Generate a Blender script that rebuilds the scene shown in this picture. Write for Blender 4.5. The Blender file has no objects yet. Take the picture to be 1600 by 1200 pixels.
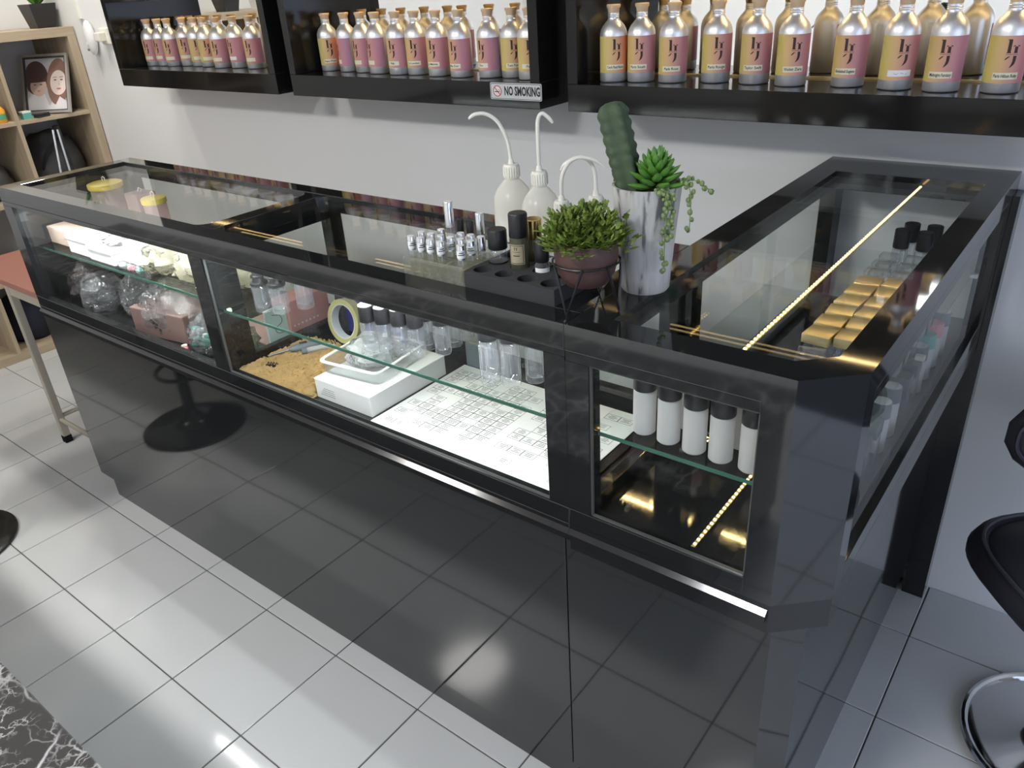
import bpy, bmesh, math, random
from mathutils import Vector, Matrix, noise
random.seed(7)
PI = math.pi
SC = bpy.context.scene
COL = SC.collection

# ------------------------------------------------------------------ camera
F_PX, AZ, EL, ROLL = 1219.60, -.6869, -.4867, .0675
CAM = Vector((3.4606, -.5441, 1.5815))
fw = Vector((math.sin(AZ)*math.cos(EL), math.cos(AZ)*math.cos(EL), math.sin(EL)))
rt = fw.cross(Vector((0, 0, 1))).normalized()
dn = fw.cross(rt)
cr, sr = math.cos(ROLL), math.sin(ROLL)
cx, cy = cr*rt + sr*dn, -sr*rt + cr*dn
cd = bpy.data.cameras.new('camera'); cam = bpy.data.objects.new('camera', cd); COL.objects.link(cam)
cd.sensor_width = 36; cd.lens = F_PX/1600*36; cd.clip_start = .05
M = Matrix(((cx.x, -cy.x, -fw.x), (cx.y, -cy.y, -fw.y), (cx.z, -cy.z, -fw.z))).to_4x4()
M.translation = CAM
cam.matrix_world = M
SC.camera = cam

# ------------------------------------------------------------------ world, exposure
w = bpy.data.worlds.new('world'); SC.world = w; w.use_nodes = True
w.node_tree.nodes['Background'].inputs[0].default_value = (.62, .74, 1, 1)
w.node_tree.nodes['Background'].inputs[1].default_value = 3.6
SC.view_settings.view_transform = 'Standard'; SC.view_settings.look = 'None'
SC.view_settings.gamma = 1; SC.view_settings.use_curve_mapping = False
SC.view_settings.exposure = -0.42
SC.cycles.use_denoising = True
SC.cycles.max_bounces = 14; SC.cycles.transparent_max_bounces = 40
SC.cycles.transmission_bounces = 10; SC.cycles.glossy_bounces = 6; SC.cycles.diffuse_bounces = 4
SC.cycles.caustics_reflective = False; SC.cycles.caustics_refractive = False
SC.cycles.sample_clamp_indirect = 4
CEIL = 2.6
# (x, y, radius, strength, colour, name) of the round ceiling lights, placed where their mirror images in the floor tiles,
# the counter front and the counter ledge put them; built further down
LAMPS = [(-.39, .95, .075, 260, (1, .95, .88), 'shelf'), (.11, .976, .075, 260, (1, .95, .88), 'table'),
         (.74, -1.49, .22, 130, (1, .97, .93), 'bench'), (2.62, -1.52, .22, 130, (.95, .97, 1), 'entrance')]

# ------------------------------------------------------------------ materials
MATS = {}
def mat(name, col=(.8, .8, .8), rough=.5, metal=0., bump=None, var=None, emit=None, spec=None, coat=0, sub=0, alpha=None):
    if name in MATS: return MATS[name]
    m = bpy.data.materials.new(name); m.use_nodes = True
    nt = m.node_tree; b = nt.nodes['Principled BSDF']
    b.inputs['Base Color'].default_value = (*col, 1); b.inputs['Roughness'].default_value = rough
    b.inputs['Metallic'].default_value = metal
    if spec is not None: b.inputs['Specular IOR Level'].default_value = spec
    if coat: b.inputs['Coat Weight'].default_value = coat; b.inputs['Coat Roughness'].default_value = .05
    if sub: b.inputs['Subsurface Weight'].default_value = sub; b.inputs['Subsurface Radius'].default_value = (.02, .02, .02)
    if emit:
        b.inputs['Emission Color'].default_value = (*emit[0], 1); b.inputs['Emission Strength'].default_value = emit[1]
    tc = nt.nodes.new('ShaderNodeTexCoord')
    if var:   # (scale, amount) slow tone change
        n = nt.nodes.new('ShaderNodeTexNoise'); n.inputs['Scale'].default_value = var[0]; n.inputs['Detail'].default_value = 4
        r = nt.nodes.new('ShaderNodeMapRange'); r.inputs[3].default_value = 1-var[1]; r.inputs[4].default_value = 1+var[1]
        mx = nt.nodes.new('ShaderNodeMix'); mx.data_type = 'RGBA'; mx.blend_type = 'MULTIPLY'; mx.inputs[0].default_value = 1
        mx.inputs[6].default_value = (*col, 1)
        nt.links.new(tc.outputs['Object'], n.inputs['Vector']); nt.links.new(n.outputs['Fac'], r.inputs[0])
        nt.links.new(r.outputs[0], mx.inputs[7]); nt.links.new(mx.outputs[2], b.inputs['Base Color'])
    if bump:  # (scale, strength, distance)
        n = nt.nodes.new('ShaderNodeTexNoise'); n.inputs['Scale'].default_value = bump[0]; n.inputs['Detail'].default_value = bump[3] if len(bump) > 3 else 3
        bp = nt.nodes.new('ShaderNodeBump'); bp.inputs['Strength'].default_value = bump[1]; bp.inputs['Distance'].default_value = bump[2]
        nt.links.new(tc.outputs['Object'], n.inputs['Vector']); nt.links.new(n.outputs['Fac'], bp.inputs['Height'])
        nt.links.new(bp.outputs[0], b.inputs['Normal'])
    MATS[name] = m
    return m

def glassmat(name, tint=(.97, .985, .98), refl=1.0, edge=0.0, edgecol=(.9, .93, .95), ior=1.5, body=0.0, bodycol=(.9, .9, .9), rough=0.0, bump=None):
    """clear sheet or vessel: transparent + Fresnel mirror, whiter where the wall is seen edge on"""
    m = bpy.data.materials.new(name); m.use_nodes = True; nt = m.node_tree
    for n in list(nt.nodes):
        if n.type == 'BSDF_PRINCIPLED': nt.nodes.remove(n)
    out = [n for n in nt.nodes if n.type == 'OUTPUT_MATERIAL'][0]
    tr = nt.nodes.new('ShaderNodeBsdfTransparent'); tr.inputs[0].default_value = (*tint, 1)
    gl = nt.nodes.new('ShaderNodeBsdfGlossy'); gl.inputs['Roughness'].default_value = rough
    lf = nt.nodes.new('ShaderNodeLayerWeight'); lf.inputs[0].default_value = .5      # Schlick: same from both sides of the sheet
    p5 = nt.nodes.new('ShaderNodeMath'); p5.operation = 'POWER'; p5.inputs[1].default_value = 5
    fr = nt.nodes.new('ShaderNodeMath'); fr.operation = 'MULTIPLY_ADD'; fr.inputs[1].default_value = .96; fr.inputs[2].default_value = .04
    nt.links.new(lf.outputs['Facing'], p5.inputs[0]); nt.links.new(p5.outputs[0], fr.inputs[0])
    mu = nt.nodes.new('ShaderNodeMath'); mu.operation = 'MULTIPLY'; mu.inputs[1].default_value = refl; mu.use_clamp = True
    nt.links.new(fr.outputs[0], mu.inputs[0])
    base = tr.outputs[0]
    if body:
        df = nt.nodes.new('ShaderNodeBsdfDiffuse'); df.inputs[0].default_value = (*bodycol, 1)
        tl = nt.nodes.new('ShaderNodeBsdfTranslucent'); tl.inputs[0].default_value = (*bodycol, 1)
        ad = nt.nodes.new('ShaderNodeMixShader'); ad.inputs[0].default_value = .5
        nt.links.new(df.outputs[0], ad.inputs[1]); nt.links.new(tl.outputs[0], ad.inputs[2])
        mb = nt.nodes.new('ShaderNodeMixShader'); mb.inputs[0].default_value = body
        nt.links.new(base, mb.inputs[1]); nt.links.new(ad.outputs[0], mb.inputs[2]); base = mb.outputs[0]
    if edge:
        lw = nt.nodes.new('ShaderNodeLayerWeight'); lw.inputs[0].default_value = .35
        pw = nt.nodes.new('ShaderNodeMath'); pw.operation = 'POWER'; pw.inputs[1].default_value = 3.6
        m2 = nt.nodes.new('ShaderNodeMath'); m2.operation = 'MULTIPLY'; m2.inputs[1].default_value = edge; m2.use_clamp = True
        df = nt.nodes.new('ShaderNodeBsdfDiffuse'); df.inputs[0].default_value = (*edgecol, 1)
        mx = nt.nodes.new('ShaderNodeMixShader')
        nt.links.new(lw.outputs['Facing'], pw.inputs[0]); nt.links.new(pw.outputs[0], m2.inputs[0]); nt.links.new(m2.outputs[0], mx.inputs[0])
        nt.links.new(base, mx.inputs[1]); nt.links.new(df.outputs[0], mx.inputs[2]); base = mx.outputs[0]
    mix = nt.nodes.new('ShaderNodeMixShader')
    nt.links.new(mu.outputs[0], mix.inputs[0]); nt.links.new(base, mix.inputs[1]); nt.links.new(gl.outputs[0], mix.inputs[2])
    nt.links.new(mix.outputs[0], out.inputs[0])
    if bump:
        tc = nt.nodes.new('ShaderNodeTexCoord')
        n = nt.nodes.new('ShaderNodeTexNoise'); n.inputs['Scale'].default_value = bump[0]; n.inputs['Detail'].default_value = 4
        bp = nt.nodes.new('ShaderNodeBump'); bp.inputs['Strength'].default_value = bump[1]; bp.inputs['Distance'].default_value = bump[2]
        nt.links.new(tc.outputs['Object'], n.inputs['Vector']); nt.links.new(n.outputs['Fac'], bp.inputs['Height'])
        nt.links.new(bp.outputs[0], gl.inputs['Normal']); nt.links.new(bp.outputs[0], lf.inputs['Normal'])
    MATS[name] = m
    return m

def emis(name, col, s):
    if name in MATS: return MATS[name]
    m = bpy.data.materials.new(name); m.use_nodes = True; nt = m.node_tree
    b = nt.nodes['Principled BSDF']; b.inputs['Base Color'].default_value = (.8, .8, .8, 1)
    b.inputs['Emission Color'].default_value = (*col, 1); b.inputs['Emission Strength'].default_value = s
    MATS[name] = m
    return m

mat('black_laminate', (.0125, .0135, .0142), .05, bump=(2.2, .08, .02, 1), spec=.5)
MATS['black_laminate'].node_tree.nodes['Principled BSDF'].inputs['IOR'].default_value = 1.7
mat('black_edge', (.014, .014, .015), .12)
mat('cabinet_black', (.011, .0105, .010), .1, bump=(3, .06, .02, 1), spec=.3)
mat('wall_paint', (.78, .78, .77), .55, bump=(60, .04, .004), var=(1.3, .02))
mat('ceiling_paint', (.85, .85, .84), .7)
mat('tile_white', (.56, .565, .555), .09, var=(2.5, .05), bump=(5, .03, .01, 1))
mat('grout', (.10, .095, .09), .9, var=(6, .4))
mat('mirror', (.88, .89, .88), .0, metal=1)
mat('aluminium', (.86, .86, .88), .40, metal=.8, bump=(3, .02, .01))
mat('cork_wood', (.72, .53, .34), .6, var=(40, .12))
mat('cream_sticker', (.80, .77, .60), .6)
mat('white_sticker', (.88, .88, .87), .6)
mat('ink', (.03, .018, .018), .6)
mat('logo_ink', (.045, .016, .014), .6)
mat('paper', (.90, .90, .88), .6)
mat('print_line', (.03, .03, .03), .7)
mat('white_plastic', (.84, .84, .82), .35)
mat('cream_plastic', (.85, .83, .74), .35)
mat('black_plastic', (.015, .015, .016), .3)
mat('black_cap', (.014, .014, .016), .35)
mat('silver_cap', (.78, .79, .80), .2, metal=1)
mat('cap_top', (.72, .72, .75), .35)
mat('gold', (.83, .60, .24), .22, metal=1)
mat('gold_soft', (.80, .66, .36), .35, metal=.7)
mat('foam', (.035, .036, .038), .85, bump=(300, .3, .002))
mat('chrome', (.62, .62, .63), .08, metal=1)
mat('leather', (.028, .027, .036), .38, bump=(180, .25, .002))
mat('piping_leather', (.05, .05, .065), .4)
mat('dark_base', (.014, .014, .013), .18, spec=.4)
mat('pot_brown', (.085, .042, .036), .6, var=(20, .15))
mat('wire_black', (.012, .012, .012), .4)
mat('leaf_parsley', (.17, .24, .035), .6, var=(18, .45))
mat('leaf_succulent', (.11, .27, .045), .35, var=(30, .25))
mat('pearl', (.20, .27, .10), .45, var=(40, .2))
mat('cactus', (.062, .092, .048), .75, bump=(120, .3, .003), var=(25, .2))
mat('oak', (.50, .385, .25), .55)
mat('photo_paper', (.75, .62, .55), .35)
mat('skin_print', (.70, .50, .42), .35); mat('skin_print_pale', (.80, .66, .60), .35)
mat('hair_print', (.10, .06, .055), .35); mat('shirt_print', (.78, .75, .76), .35); mat('hair_print_brown', (.26, .15, .11), .35)
mat('photo_mat', (.55, .53, .54), .35); mat('lip_print', (.55, .18, .17), .35)
mat('frame_silver', (.70, .69, .67), .35, metal=.8)
mat('frame_dark', (.06, .055, .05), .4)
mat('table_red', (.30, .13, .10), .45, var=(5, .08))
mat('metal_beige', (.42, .38, .31), .4, metal=.2)
mat('rubber', (.012, .012, .012), .9, spec=.08)
mat('bag_navy', (.010, .013, .028), .7, var=(8, .3)); mat('bag_grey', (.085, .087, .09), .6, var=(9, .6))
mat('pot_black', (.02, .02, .021), .45)
mat('soil', (.05, .035, .025), .9)
mat('fur', (.62, .43, .19), .8, var=(30, .3))
mat('box_white', (.86, .86, .85), .5); mat('box_tan', (.55, .42, .33), .6); mat('box_pink', (.66, .30, .29), .55); mat('box_mint', (.55, .66, .62), .55)
mat('box_brown', (.22, .135, .12), .6); mat('box_rose', (.45, .30, .29), .6)
mat('blue_pack', (.10, .10, .45), .35, var=(30, .5)); mat('tape_yellow', (.70, .62, .30), .35)
mat('yellow_lid', (.80, .63, .13), .4); mat('orange_red', (.72, .20, .08), .5)
mat('slate_box', (.16, .19, .21), .5)
mat('teal', (.12, .42, .36), .5); mat('pink_cap', (.80, .25, .32), .4); mat('green_net', (.05, .17, .12), .7, var=(30, .5))
mat('orange_bottle', (.80, .38, .04), .4); mat('green_label', (.12, .36, .18), .5)
mat('sign_silver', (.62, .63, .65), .3, metal=.5); mat('sign_red', (.50, .05, .06), .4); mat('sign_black', (.01, .01, .01), .5); mat('sign_white', (.80, .78, .79), .4)
mat('pale_blue', (.45, .5, .53), .5)
glassmat('pane', (.98, .992, .986), .55)
glassmat('shelf_glass', (.965, .988, .975), .6)
mat('shelf_edge', (.045, .13, .095), .15)
glassmat('clear_glass', (.965, .97, .98), 1.3, edge=1.0, edgecol=(.90, .92, .96), body=.05, bodycol=(.9, .92, .95))
glassmat('acrylic', (.955, .96, .94), 1.2, edge=.7, edgecol=(.88, .88, .82), body=.075, bodycol=(.9, .9, .82))
glassmat('amber_liquid', (.85, .50, .10), .5, body=.35, bodycol=(.8, .45, .06))
glassmat('pale_liquid', (.92, .90, .78), .5, body=.12, bodycol=(.8, .8, .6))
glassmat('frosted', (.95, .95, .95), .6, body=.88, bodycol=(.86, .85, .84), rough=.4)
glassmat('milky', (.95, .95, .9), .6, body=.93, bodycol=(.96, .95, .90), rough=.25)
glassmat('plastic_film', (.92, .93, .93), 2.2, body=.16, bodycol=(.8, .8, .82), rough=.12, bump=(26, 1.0, .03))
glassmat('plastic_film_yellow', (.93, .92, .84), 2.0, body=.42, bodycol=(.85, .80, .60), rough=.12, bump=(26, 1.0, .03))
glassmat('plastic_film_white', (.95, .95, .95), 2.0, body=.6, bodycol=(.9, .9, .92), rough=.15, bump=(26, 1.0, .03))
glassmat('plastic_film_green', (.80, .88, .84), 2.0, body=.4, bodycol=(.25, .36, .30), rough=.15, bump=(40, 1.0, .03))
glassmat('plastic_film_dark', (.55, .52, .52), 2.0, body=.5, bodycol=(.20, .16, .155), rough=.15, bump=(26, 1.0, .03))
glassmat('clear_plastic', (.95, .96, .96), .8, edge=.35, body=.12, bodycol=(.85, .87, .88), rough=.1)
glassmat('jar_pink', (.93, .82, .82), .8, body=.55, bodycol=(.75, .58, .57), rough=.2)
glassmat('olive_glass', (.50, .50, .38), .8, body=.75, bodycol=(.17, .17, .11))
emis('led_white', (.95, .98, 1), 190); emis('led_warm', (1, .60, .20), 16); emis('led_dot', (1, .60, .18), 16)
emis('cab_led_top', (1, .68, .30), 130)

def wood_nodes(m, ax=2, c1=(.51, .415, .29), c2=(.40, .315, .21)):
    nt = m.node_tree; b = nt.nodes['Principled BSDF']
    tc = nt.nodes.new('ShaderNodeTexCoord'); mp = nt.nodes.new('ShaderNodeMapping')
    s = [28, 28, 28]; s[ax] = 1.6
    mp.inputs['Scale'].default_value = s
    n = nt.nodes.new('ShaderNodeTexNoise'); n.inputs['Scale'].default_value = 1.5; n.inputs['Detail'].default_value = 6
    r = nt.nodes.new('ShaderNodeValToRGB'); r.color_ramp.elements[0].position = .3; r.color_ramp.elements[1].position = .7
    r.color_ramp.elements[0].color = (*c1, 1); r.color_ramp.elements[1].color = (*c2, 1)
    nt.links.new(tc.outputs['Object'], mp.inputs[0]); nt.links.new(mp.outputs[0], n.inputs['Vector'])
    nt.links.new(n.outputs['Fac'], r.inputs[0]); nt.links.new(r.outputs[0], b.inputs['Base Color'])
wood_nodes(MATS['oak'], 1)
mat('oak_up', rough=.55); wood_nodes(MATS['oak_up'], 2)

def vase_marble():
    m = mat('vase_marble', (.7, .69, .66), .45); nt = m.node_tree; b = nt.nodes['Principled BSDF']
    tc = nt.nodes.new('ShaderNodeTexCoord'); mp = nt.nodes.new('ShaderNodeMapping'); mp.inputs['Scale'].default_value = (60, 60, 7)
    n = nt.nodes.new('ShaderNodeTexNoise'); n.inputs['Scale'].default_value = 1.4; n.inputs['Detail'].default_value = 6; n.inputs['Distortion'].default_value = .5
    r = nt.nodes.new('ShaderNodeValToRGB'); e = r.color_ramp.elements
    e[0].position = .38; e[0].color = (.17, .17, .165, 1); e[1].position = .62; e[1].color = (.62, .61, .585, 1)
    e.new(.44).color = (.50, .49, .47, 1)
    nt.links.new(tc.outputs['Object'], mp.inputs[0]); nt.links.new(mp.outputs[0], n.inputs['Vector'])
    nt.links.new(n.outputs['Fac'], r.inputs[0]); nt.links.new(r.outputs[0], b.inputs['Base Color'])
vase_marble()
def dark_marble():
    m = mat('dark_marble', (.03, .03, .03), .3); nt = m.node_tree; b = nt.nodes['Principled BSDF']
    tc = nt.nodes.new('ShaderNodeTexCoord')
    acc = None
    for sc_, wd in ((9, .035), (17, .05), (30, .05)):
        n = nt.nodes.new('ShaderNodeTexNoise'); n.inputs['Scale'].default_value = sc_*.6; n.inputs['Detail'].default_value = 5
        ad = nt.nodes.new('ShaderNodeMix'); ad.data_type = 'RGBA'; ad.inputs[0].default_value = .12
        nt.links.new(tc.outputs['Object'], n.inputs['Vector'])
        nt.links.new(tc.outputs['Object'], ad.inputs[6]); nt.links.new(n.outputs['Color'], ad.inputs[7])
        v = nt.nodes.new('ShaderNodeTexVoronoi'); v.feature = 'DISTANCE_TO_EDGE'; v.inputs['Scale'].default_value = sc_
        nt.links.new(ad.outputs[2], v.inputs['Vector'])
        r = nt.nodes.new('ShaderNodeMapRange'); r.inputs[1].default_value = 0; r.inputs[2].default_value = wd; r.inputs[3].default_value = .85 if sc_ < 12 else .55; r.inputs[4].default_value = 0
        nt.links.new(v.outputs['Distance'], r.inputs[0])
        # break the veins up
        n2 = nt.nodes.new('ShaderNodeTexNoise'); n2.inputs['Scale'].default_value = sc_*.5; n2.inputs['Detail'].default_value = 2
        r2 = nt.nodes.new('ShaderNodeMapRange'); r2.inputs[1].default_value = .42; r2.inputs[2].default_value = .6
        nt.links.new(tc.outputs['Object'], n2.inputs['Vector']); nt.links.new(n2.outputs['Fac'], r2.inputs[0])
        ml = nt.nodes.new('ShaderNodeMath'); ml.operation = 'MULTIPLY'
        nt.links.new(r.outputs[0], ml.inputs[0]); nt.links.new(r2.outputs[0], ml.inputs[1])
        if acc is None: acc = ml.outputs[0]
        else:
            mxx = nt.nodes.new('ShaderNodeMath'); mxx.operation = 'MAXIMUM'
            nt.links.new(acc, mxx.inputs[0]); nt.links.new(ml.outputs[0], mxx.inputs[1]); acc = mxx.outputs[0]
    mx = nt.nodes.new('ShaderNodeMix'); mx.data_type = 'RGBA'
    mx.inputs[6].default_value = (.035, .033, .032, 1); mx.inputs[7].default_value = (.75, .73, .72, 1)
    nt.links.new(acc, mx.inputs[0]); nt.links.new(mx.outputs[2], b.inputs['Base Color'])
dark_marble()
def label_mat(name, stops):
    m = mat(name, (.7, .4, .4), .45); nt = m.node_tree; b = nt.nodes['Principled BSDF']
    uv = nt.nodes.new('ShaderNodeUVMap'); sp = nt.nodes.new('ShaderNodeSeparateXYZ'); r = nt.nodes.new('ShaderNodeValToRGB')
    e = r.color_ramp.elements
    e[0].position, e[0].color = stops[0][0], (*stops[0][1], 1); e[1].position, e[1].color = stops[-1][0], (*stops[-1][1], 1)
    for p, c in stops[1:-1]: e.new(p).color = (*c, 1)
    nt.links.new(uv.outputs[0], sp.inputs[0]); nt.links.new(sp.outputs[0], r.inputs[0]); nt.links.new(r.outputs[0], b.inputs['Base Color'])
label_mat('label_gradient', [(.12, (.68, .58, .16)), (.36, (.70, .44, .21)), (.55, (.62, .30, .26)), (.74, (.54, .23, .29)), (.92, (.47, .24, .36))])
label_mat('label_coral', [(.12, (.66, .57, .17)), (.45, (.69, .42, .21)), (.64, (.76, .29, .18)), (.8, (.80, .22, .15))])

# ------------------------------------------------------------------ mesh helpers
class MB:
    def __init__(s): s.v = []; s.f = []; s.m = []; s.uv = {}
    def add(s, vs, fs, mi=0):
        o = len(s.v); s.v += [tuple(v) for v in vs]
        for f in fs: s.f.append([i+o for i in f]); s.m.append(mi)
        return s
    def box(s, x0, x1, y0, y1, z0, z1, bev=0, mi=0):
        if bev:
            bm = bmesh.new(); bmesh.ops.create_cube(bm, size=1)
            for v in bm.verts: v.co = Vector(((x0+x1)/2+v.co.x*(x1-x0), (y0+y1)/2+v.co.y*(y1-y0), (z0+z1)/2+v.co.z*(z1-z0)))
            bmesh.ops.bevel(bm, geom=list(bm.edges), offset=bev, segments=2, affect='EDGES', profile=.5)
            bm.verts.index_update()
            s.add([v.co[:] for v in bm.verts], [[v.index for v in f.verts] for f in bm.faces], mi); bm.free()
            return s
        return s.add([(x0, y0, z0), (x1, y0, z0), (x1, y1, z0), (x0, y1, z0), (x0, y0, z1), (x1, y0, z1), (x1, y1, z1), (x0, y1, z1)],
                     [(3, 2, 1, 0), (4, 5, 6, 7), (0, 1, 5, 4), (1, 2, 6, 5), (2, 3, 7, 6), (3, 0, 4, 7)], mi)
    def lathe(s, prof, n=24, c=(0, 0, 0), mi=0, cap=True):
        o = []; fs = []
        for r, z in prof:
            for k in range(n):
                a = 2*PI*k/n; o.append((c[0]+r*math.cos(a), c[1]+r*math.sin(a), c[2]+z))
        for i in range(len(prof)-1):
            for k in range(n):
                k2 = (k+1) % n
                fs.append((i*n+k, i*n+k2, (i+1)*n+k2, (i+1)*n+k))
        if cap:
            fs.append(tuple(range(n-1, -1, -1))); b = (len(prof)-1)*n; fs.append(tuple(range(b, b+n)))
        return s.add(o, fs, mi)
    def tube(s, pts, r, n=8, mi=0, closed=False):
        pts = [Vector(p) for p in pts]; N = len(pts)
        rr = r if isinstance(r, (list, tuple)) else [r]*N
        o = []; fs = []; up = Vector((0, 0, 1)); prev = None
        for i, p in enumerate(pts):
            t = (pts[(i+1) % N if closed else min(i+1, N-1)]-pts[(i-1) % N if closed else max(i-1, 0)]).normalized()
            if prev is None: prev = t.orthogonal().normalized()
            a = (prev - t*prev.dot(t)).normalized(); prev = a; b = t.cross(a)
            for k in range(n):
                q = 2*PI*k/n; o.append(p+(a*math.cos(q)+b*math.sin(q))*rr[i])
        for i in range(N if closed else N-1):
            j = (i+1) % N
            for k in range(n):
                k2 = (k+1) % n; fs.append((i*n+k, i*n+k2, j*n+k2, j*n+k))
        if not closed: fs.append(tuple(range(n-1, -1, -1))); fs.append(tuple(range((N-1)*n, N*n)))
        return s.add(o, fs, mi)
    def prism(s, poly, z0, z1, mi=0):
        n = len(poly)
        vs = [(x, y, z0) for x, y in poly]+[(x, y, z1) for x, y in poly]
        fs = [tuple(range(n-1, -1, -1)), tuple(range(n, 2*n))]+[(i, (i+1) % n, (i+1) % n+n, i+n) for i in range(n)]
        return s.add(vs, fs, mi)
    def ring(s, outer, inner, z0, z1, mi=0):
        n = len(outer)
        vs = [(x, y, z0) for x, y in outer]+[(x, y, z0) for x, y in inner]+[(x, y, z1) for x, y in outer]+[(x, y, z1) for x, y in inner]
        fs = []
        for i in range(n):
            j = (i+1) % n
            fs += [(i, i+n, j+n, j), (i+2*n, j+2*n, j+3*n, i+3*n), (i, j, j+2*n, i+2*n), (j+n, i+n, i+3*n, j+3*n)]
        return s.add(vs, fs, mi)
    def ell(s, c, rx, ry, rz, nu=12, nv=8, mi=0, fn=None):
        vs = []; fs = []
        for i in range(nv+1):
            t = PI*i/nv
            for k in range(nu):
                a = 2*PI*k/nu; d = Vector((math.sin(t)*math.cos(a), math.sin(t)*math.sin(a), -math.cos(t)))
                q = fn(d) if fn else 1
                vs.append((c[0]+d.x*rx*q, c[1]+d.y*ry*q, c[2]+d.z*rz*q))
        for i in range(nv):
            for k in range(nu):
                k2 = (k+1) % nu; fs.append((i*nu+k, i*nu+k2, (i+1)*nu+k2, (i+1)*nu+k))
        return s.add(vs, fs, mi)
    def disc(s, c, rx, ry, n=24, mi=0):
        return s.add([(c[0]+rx*math.cos(2*PI*k/n), c[1]+ry*math.sin(2*PI*k/n), c[2]) for k in range(n)], [tuple(range(n))], mi)
    def xf(s, Mx):
        s.v = [tuple(Mx @ Vector(v)) for v in s.v]; return s
    def mesh(s, name, mats, smooth=False):
        me = bpy.data.meshes.new(name); me.from_pydata(s.v, [], s.f)
        for m in (mats if isinstance(mats, (list, tuple)) else [mats]): me.materials.append(MATS[m])
        me.polygons.foreach_set('material_index', s.m)
        if smooth:
            me.polygons.foreach_set('use_smooth', [True]*len(s.f))
            try: me.set_sharp_from_angle(angle=math.radians(38 if smooth is True else smooth))
            except Exception: pass
        me.update()
        return me
    def ob(s, name, mats, parent=None, smooth=False, org=None):
        if org: s.xf(Matrix.Translation(-Vector(org)))
        return place(name, s.mesh(name, mats, smooth), parent)
def place(name, me, parent=None, loc=(0, 0, 0), rot=(0, 0, 0)):
    o = bpy.data.objects.new(name, me); COL.objects.link(o); o.parent = parent; o.location = loc; o.rotation_euler = rot
    return o
def tag(o, label=None, cat=None, group=None, kind=None):
    if label: o['label'] = label
    if cat: o['category'] = cat
    if group: o['group'] = group
    if kind: o['kind'] = kind
    return o
def thing(name, loc, label, cat, group=None, rz=0):
    o = bpy.data.objects.new(name, None); COL.objects.link(o); o.location = loc; o.rotation_euler = (0, 0, rz)
    o.empty_display_size = .05
    return tag(o, label, cat, group)
def copy_thing(root, loc, rz=0, label=None, group=None, scale=None):
    r = root.copy(); COL.objects.link(r); r.location = loc; r.rotation_euler = (0, 0, rz)
    if label: r['label'] = label
    if group: r['group'] = group
    if scale: r.scale = scale
    for ch in list(root.children):
        c = ch.copy(); COL.objects.link(c); c.parent = r
        for g in list(ch.children):
            d = g.copy(); COL.objects.link(d); d.parent = c
    return r
ORD = ['first', 'second', 'third', 'fourth', 'fifth', 'sixth', 'seventh', 'eighth', 'ninth', 'tenth', 'eleventh', 'twelfth', 'thirteenth']
def struct(o): o['kind'] = 'structure'; return o
def text_mesh(s, size, bold=0.0, align='CENTER'):
    cu = bpy.data.curves.new('text', 'FONT'); cu.body = s; cu.size = size; cu.align_x = align; cu.align_y = 'CENTER'; cu.offset = bold; cu.resolution_u = 2
    o = bpy.data.objects.new('text', cu); COL.objects.link(o)
    dg = bpy.context.evaluated_depsgraph_get(); me = bpy.data.meshes.new_from_object(o.evaluated_get(dg))
    vs = [v.co.copy() for v in me.vertices]; fs = [list(p.vertices) for p in me.polygons]
    bpy.data.objects.remove(o); bpy.data.curves.remove(cu); bpy.data.meshes.remove(me)
    return vs, fs

# ------------------------------------------------------------------ the room
X0, X1, Y0, YW = -1.1, 5.1, -2.7, 1.42
fl = struct(MB().box(X0, X1, Y0, YW, -.06, -.0035).ob('floor', 'grout'))
def tile_mesh(w, d):
    return MB().box(-w/2, w/2, -d/2, d/2, -.007, 0, bev=.0016).mesh('tile', 'tile_white')
g = .0035
tm = tile_mesh(.3-g, .3-g); tl = tile_mesh(.3-g, .22-g); te = tile_mesh(.2-g, .3-g); tle = tile_mesh(.2-g, .22-g)
for i in range(-4, 17):
    for j in range(-9, 5):
        last = j == 4; edge = i == -4
        me = (tle if last else te) if edge else (tl if last else tm)
        place('tile', me, fl, ((-1.0 if edge else i*.3+.15)+random.uniform(-.0004, .0004), (1.31 if last else j*.3+.15), random.uniform(-.0006, .0)),
              (random.uniform(-.001, .001), random.uniform(-.001, .001), 0))
struct(MB().box(X0-.1, X1+.1, YW, YW+.1, -.06, CEIL).ob('wall_back', 'wall_paint'))
struct(MB().box(X0-.1, X0, Y0, YW, -.06, CEIL).ob('wall_left', 'wall_paint'))
struct(MB().box(X0-.1, X1+.1, Y0-.1, Y0, -.06, CEIL).ob('wall_front', 'wall_paint'))
wr = MB().box(X1, X1+.1, .9, YW, -.06, CEIL).box(X1, X1+.1, Y0, -1.9, -.06, CEIL).box(X1, X1+.1, -1.9, .9, 2.15, CEIL)
struct(wr.ob('wall_right', 'wall_paint'))
struct(MB().box(X0-.1, X1+.1, Y0-.1, YW+.1, CEIL, CEIL+.1).ob('ceiling', 'ceiling_paint'))
dfm = MB().box(X1-.02, X1+.12, .86, .9, 0, 2.15, .004).box(X1-.02, X1+.12, -1.9, -1.86, 0, 2.15, .004).box(X1-.02, X1+.12, -1.86, .86, 2.11, 2.15, .004)
struct(dfm.ob('trim_1', 'frame_silver'))

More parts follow.
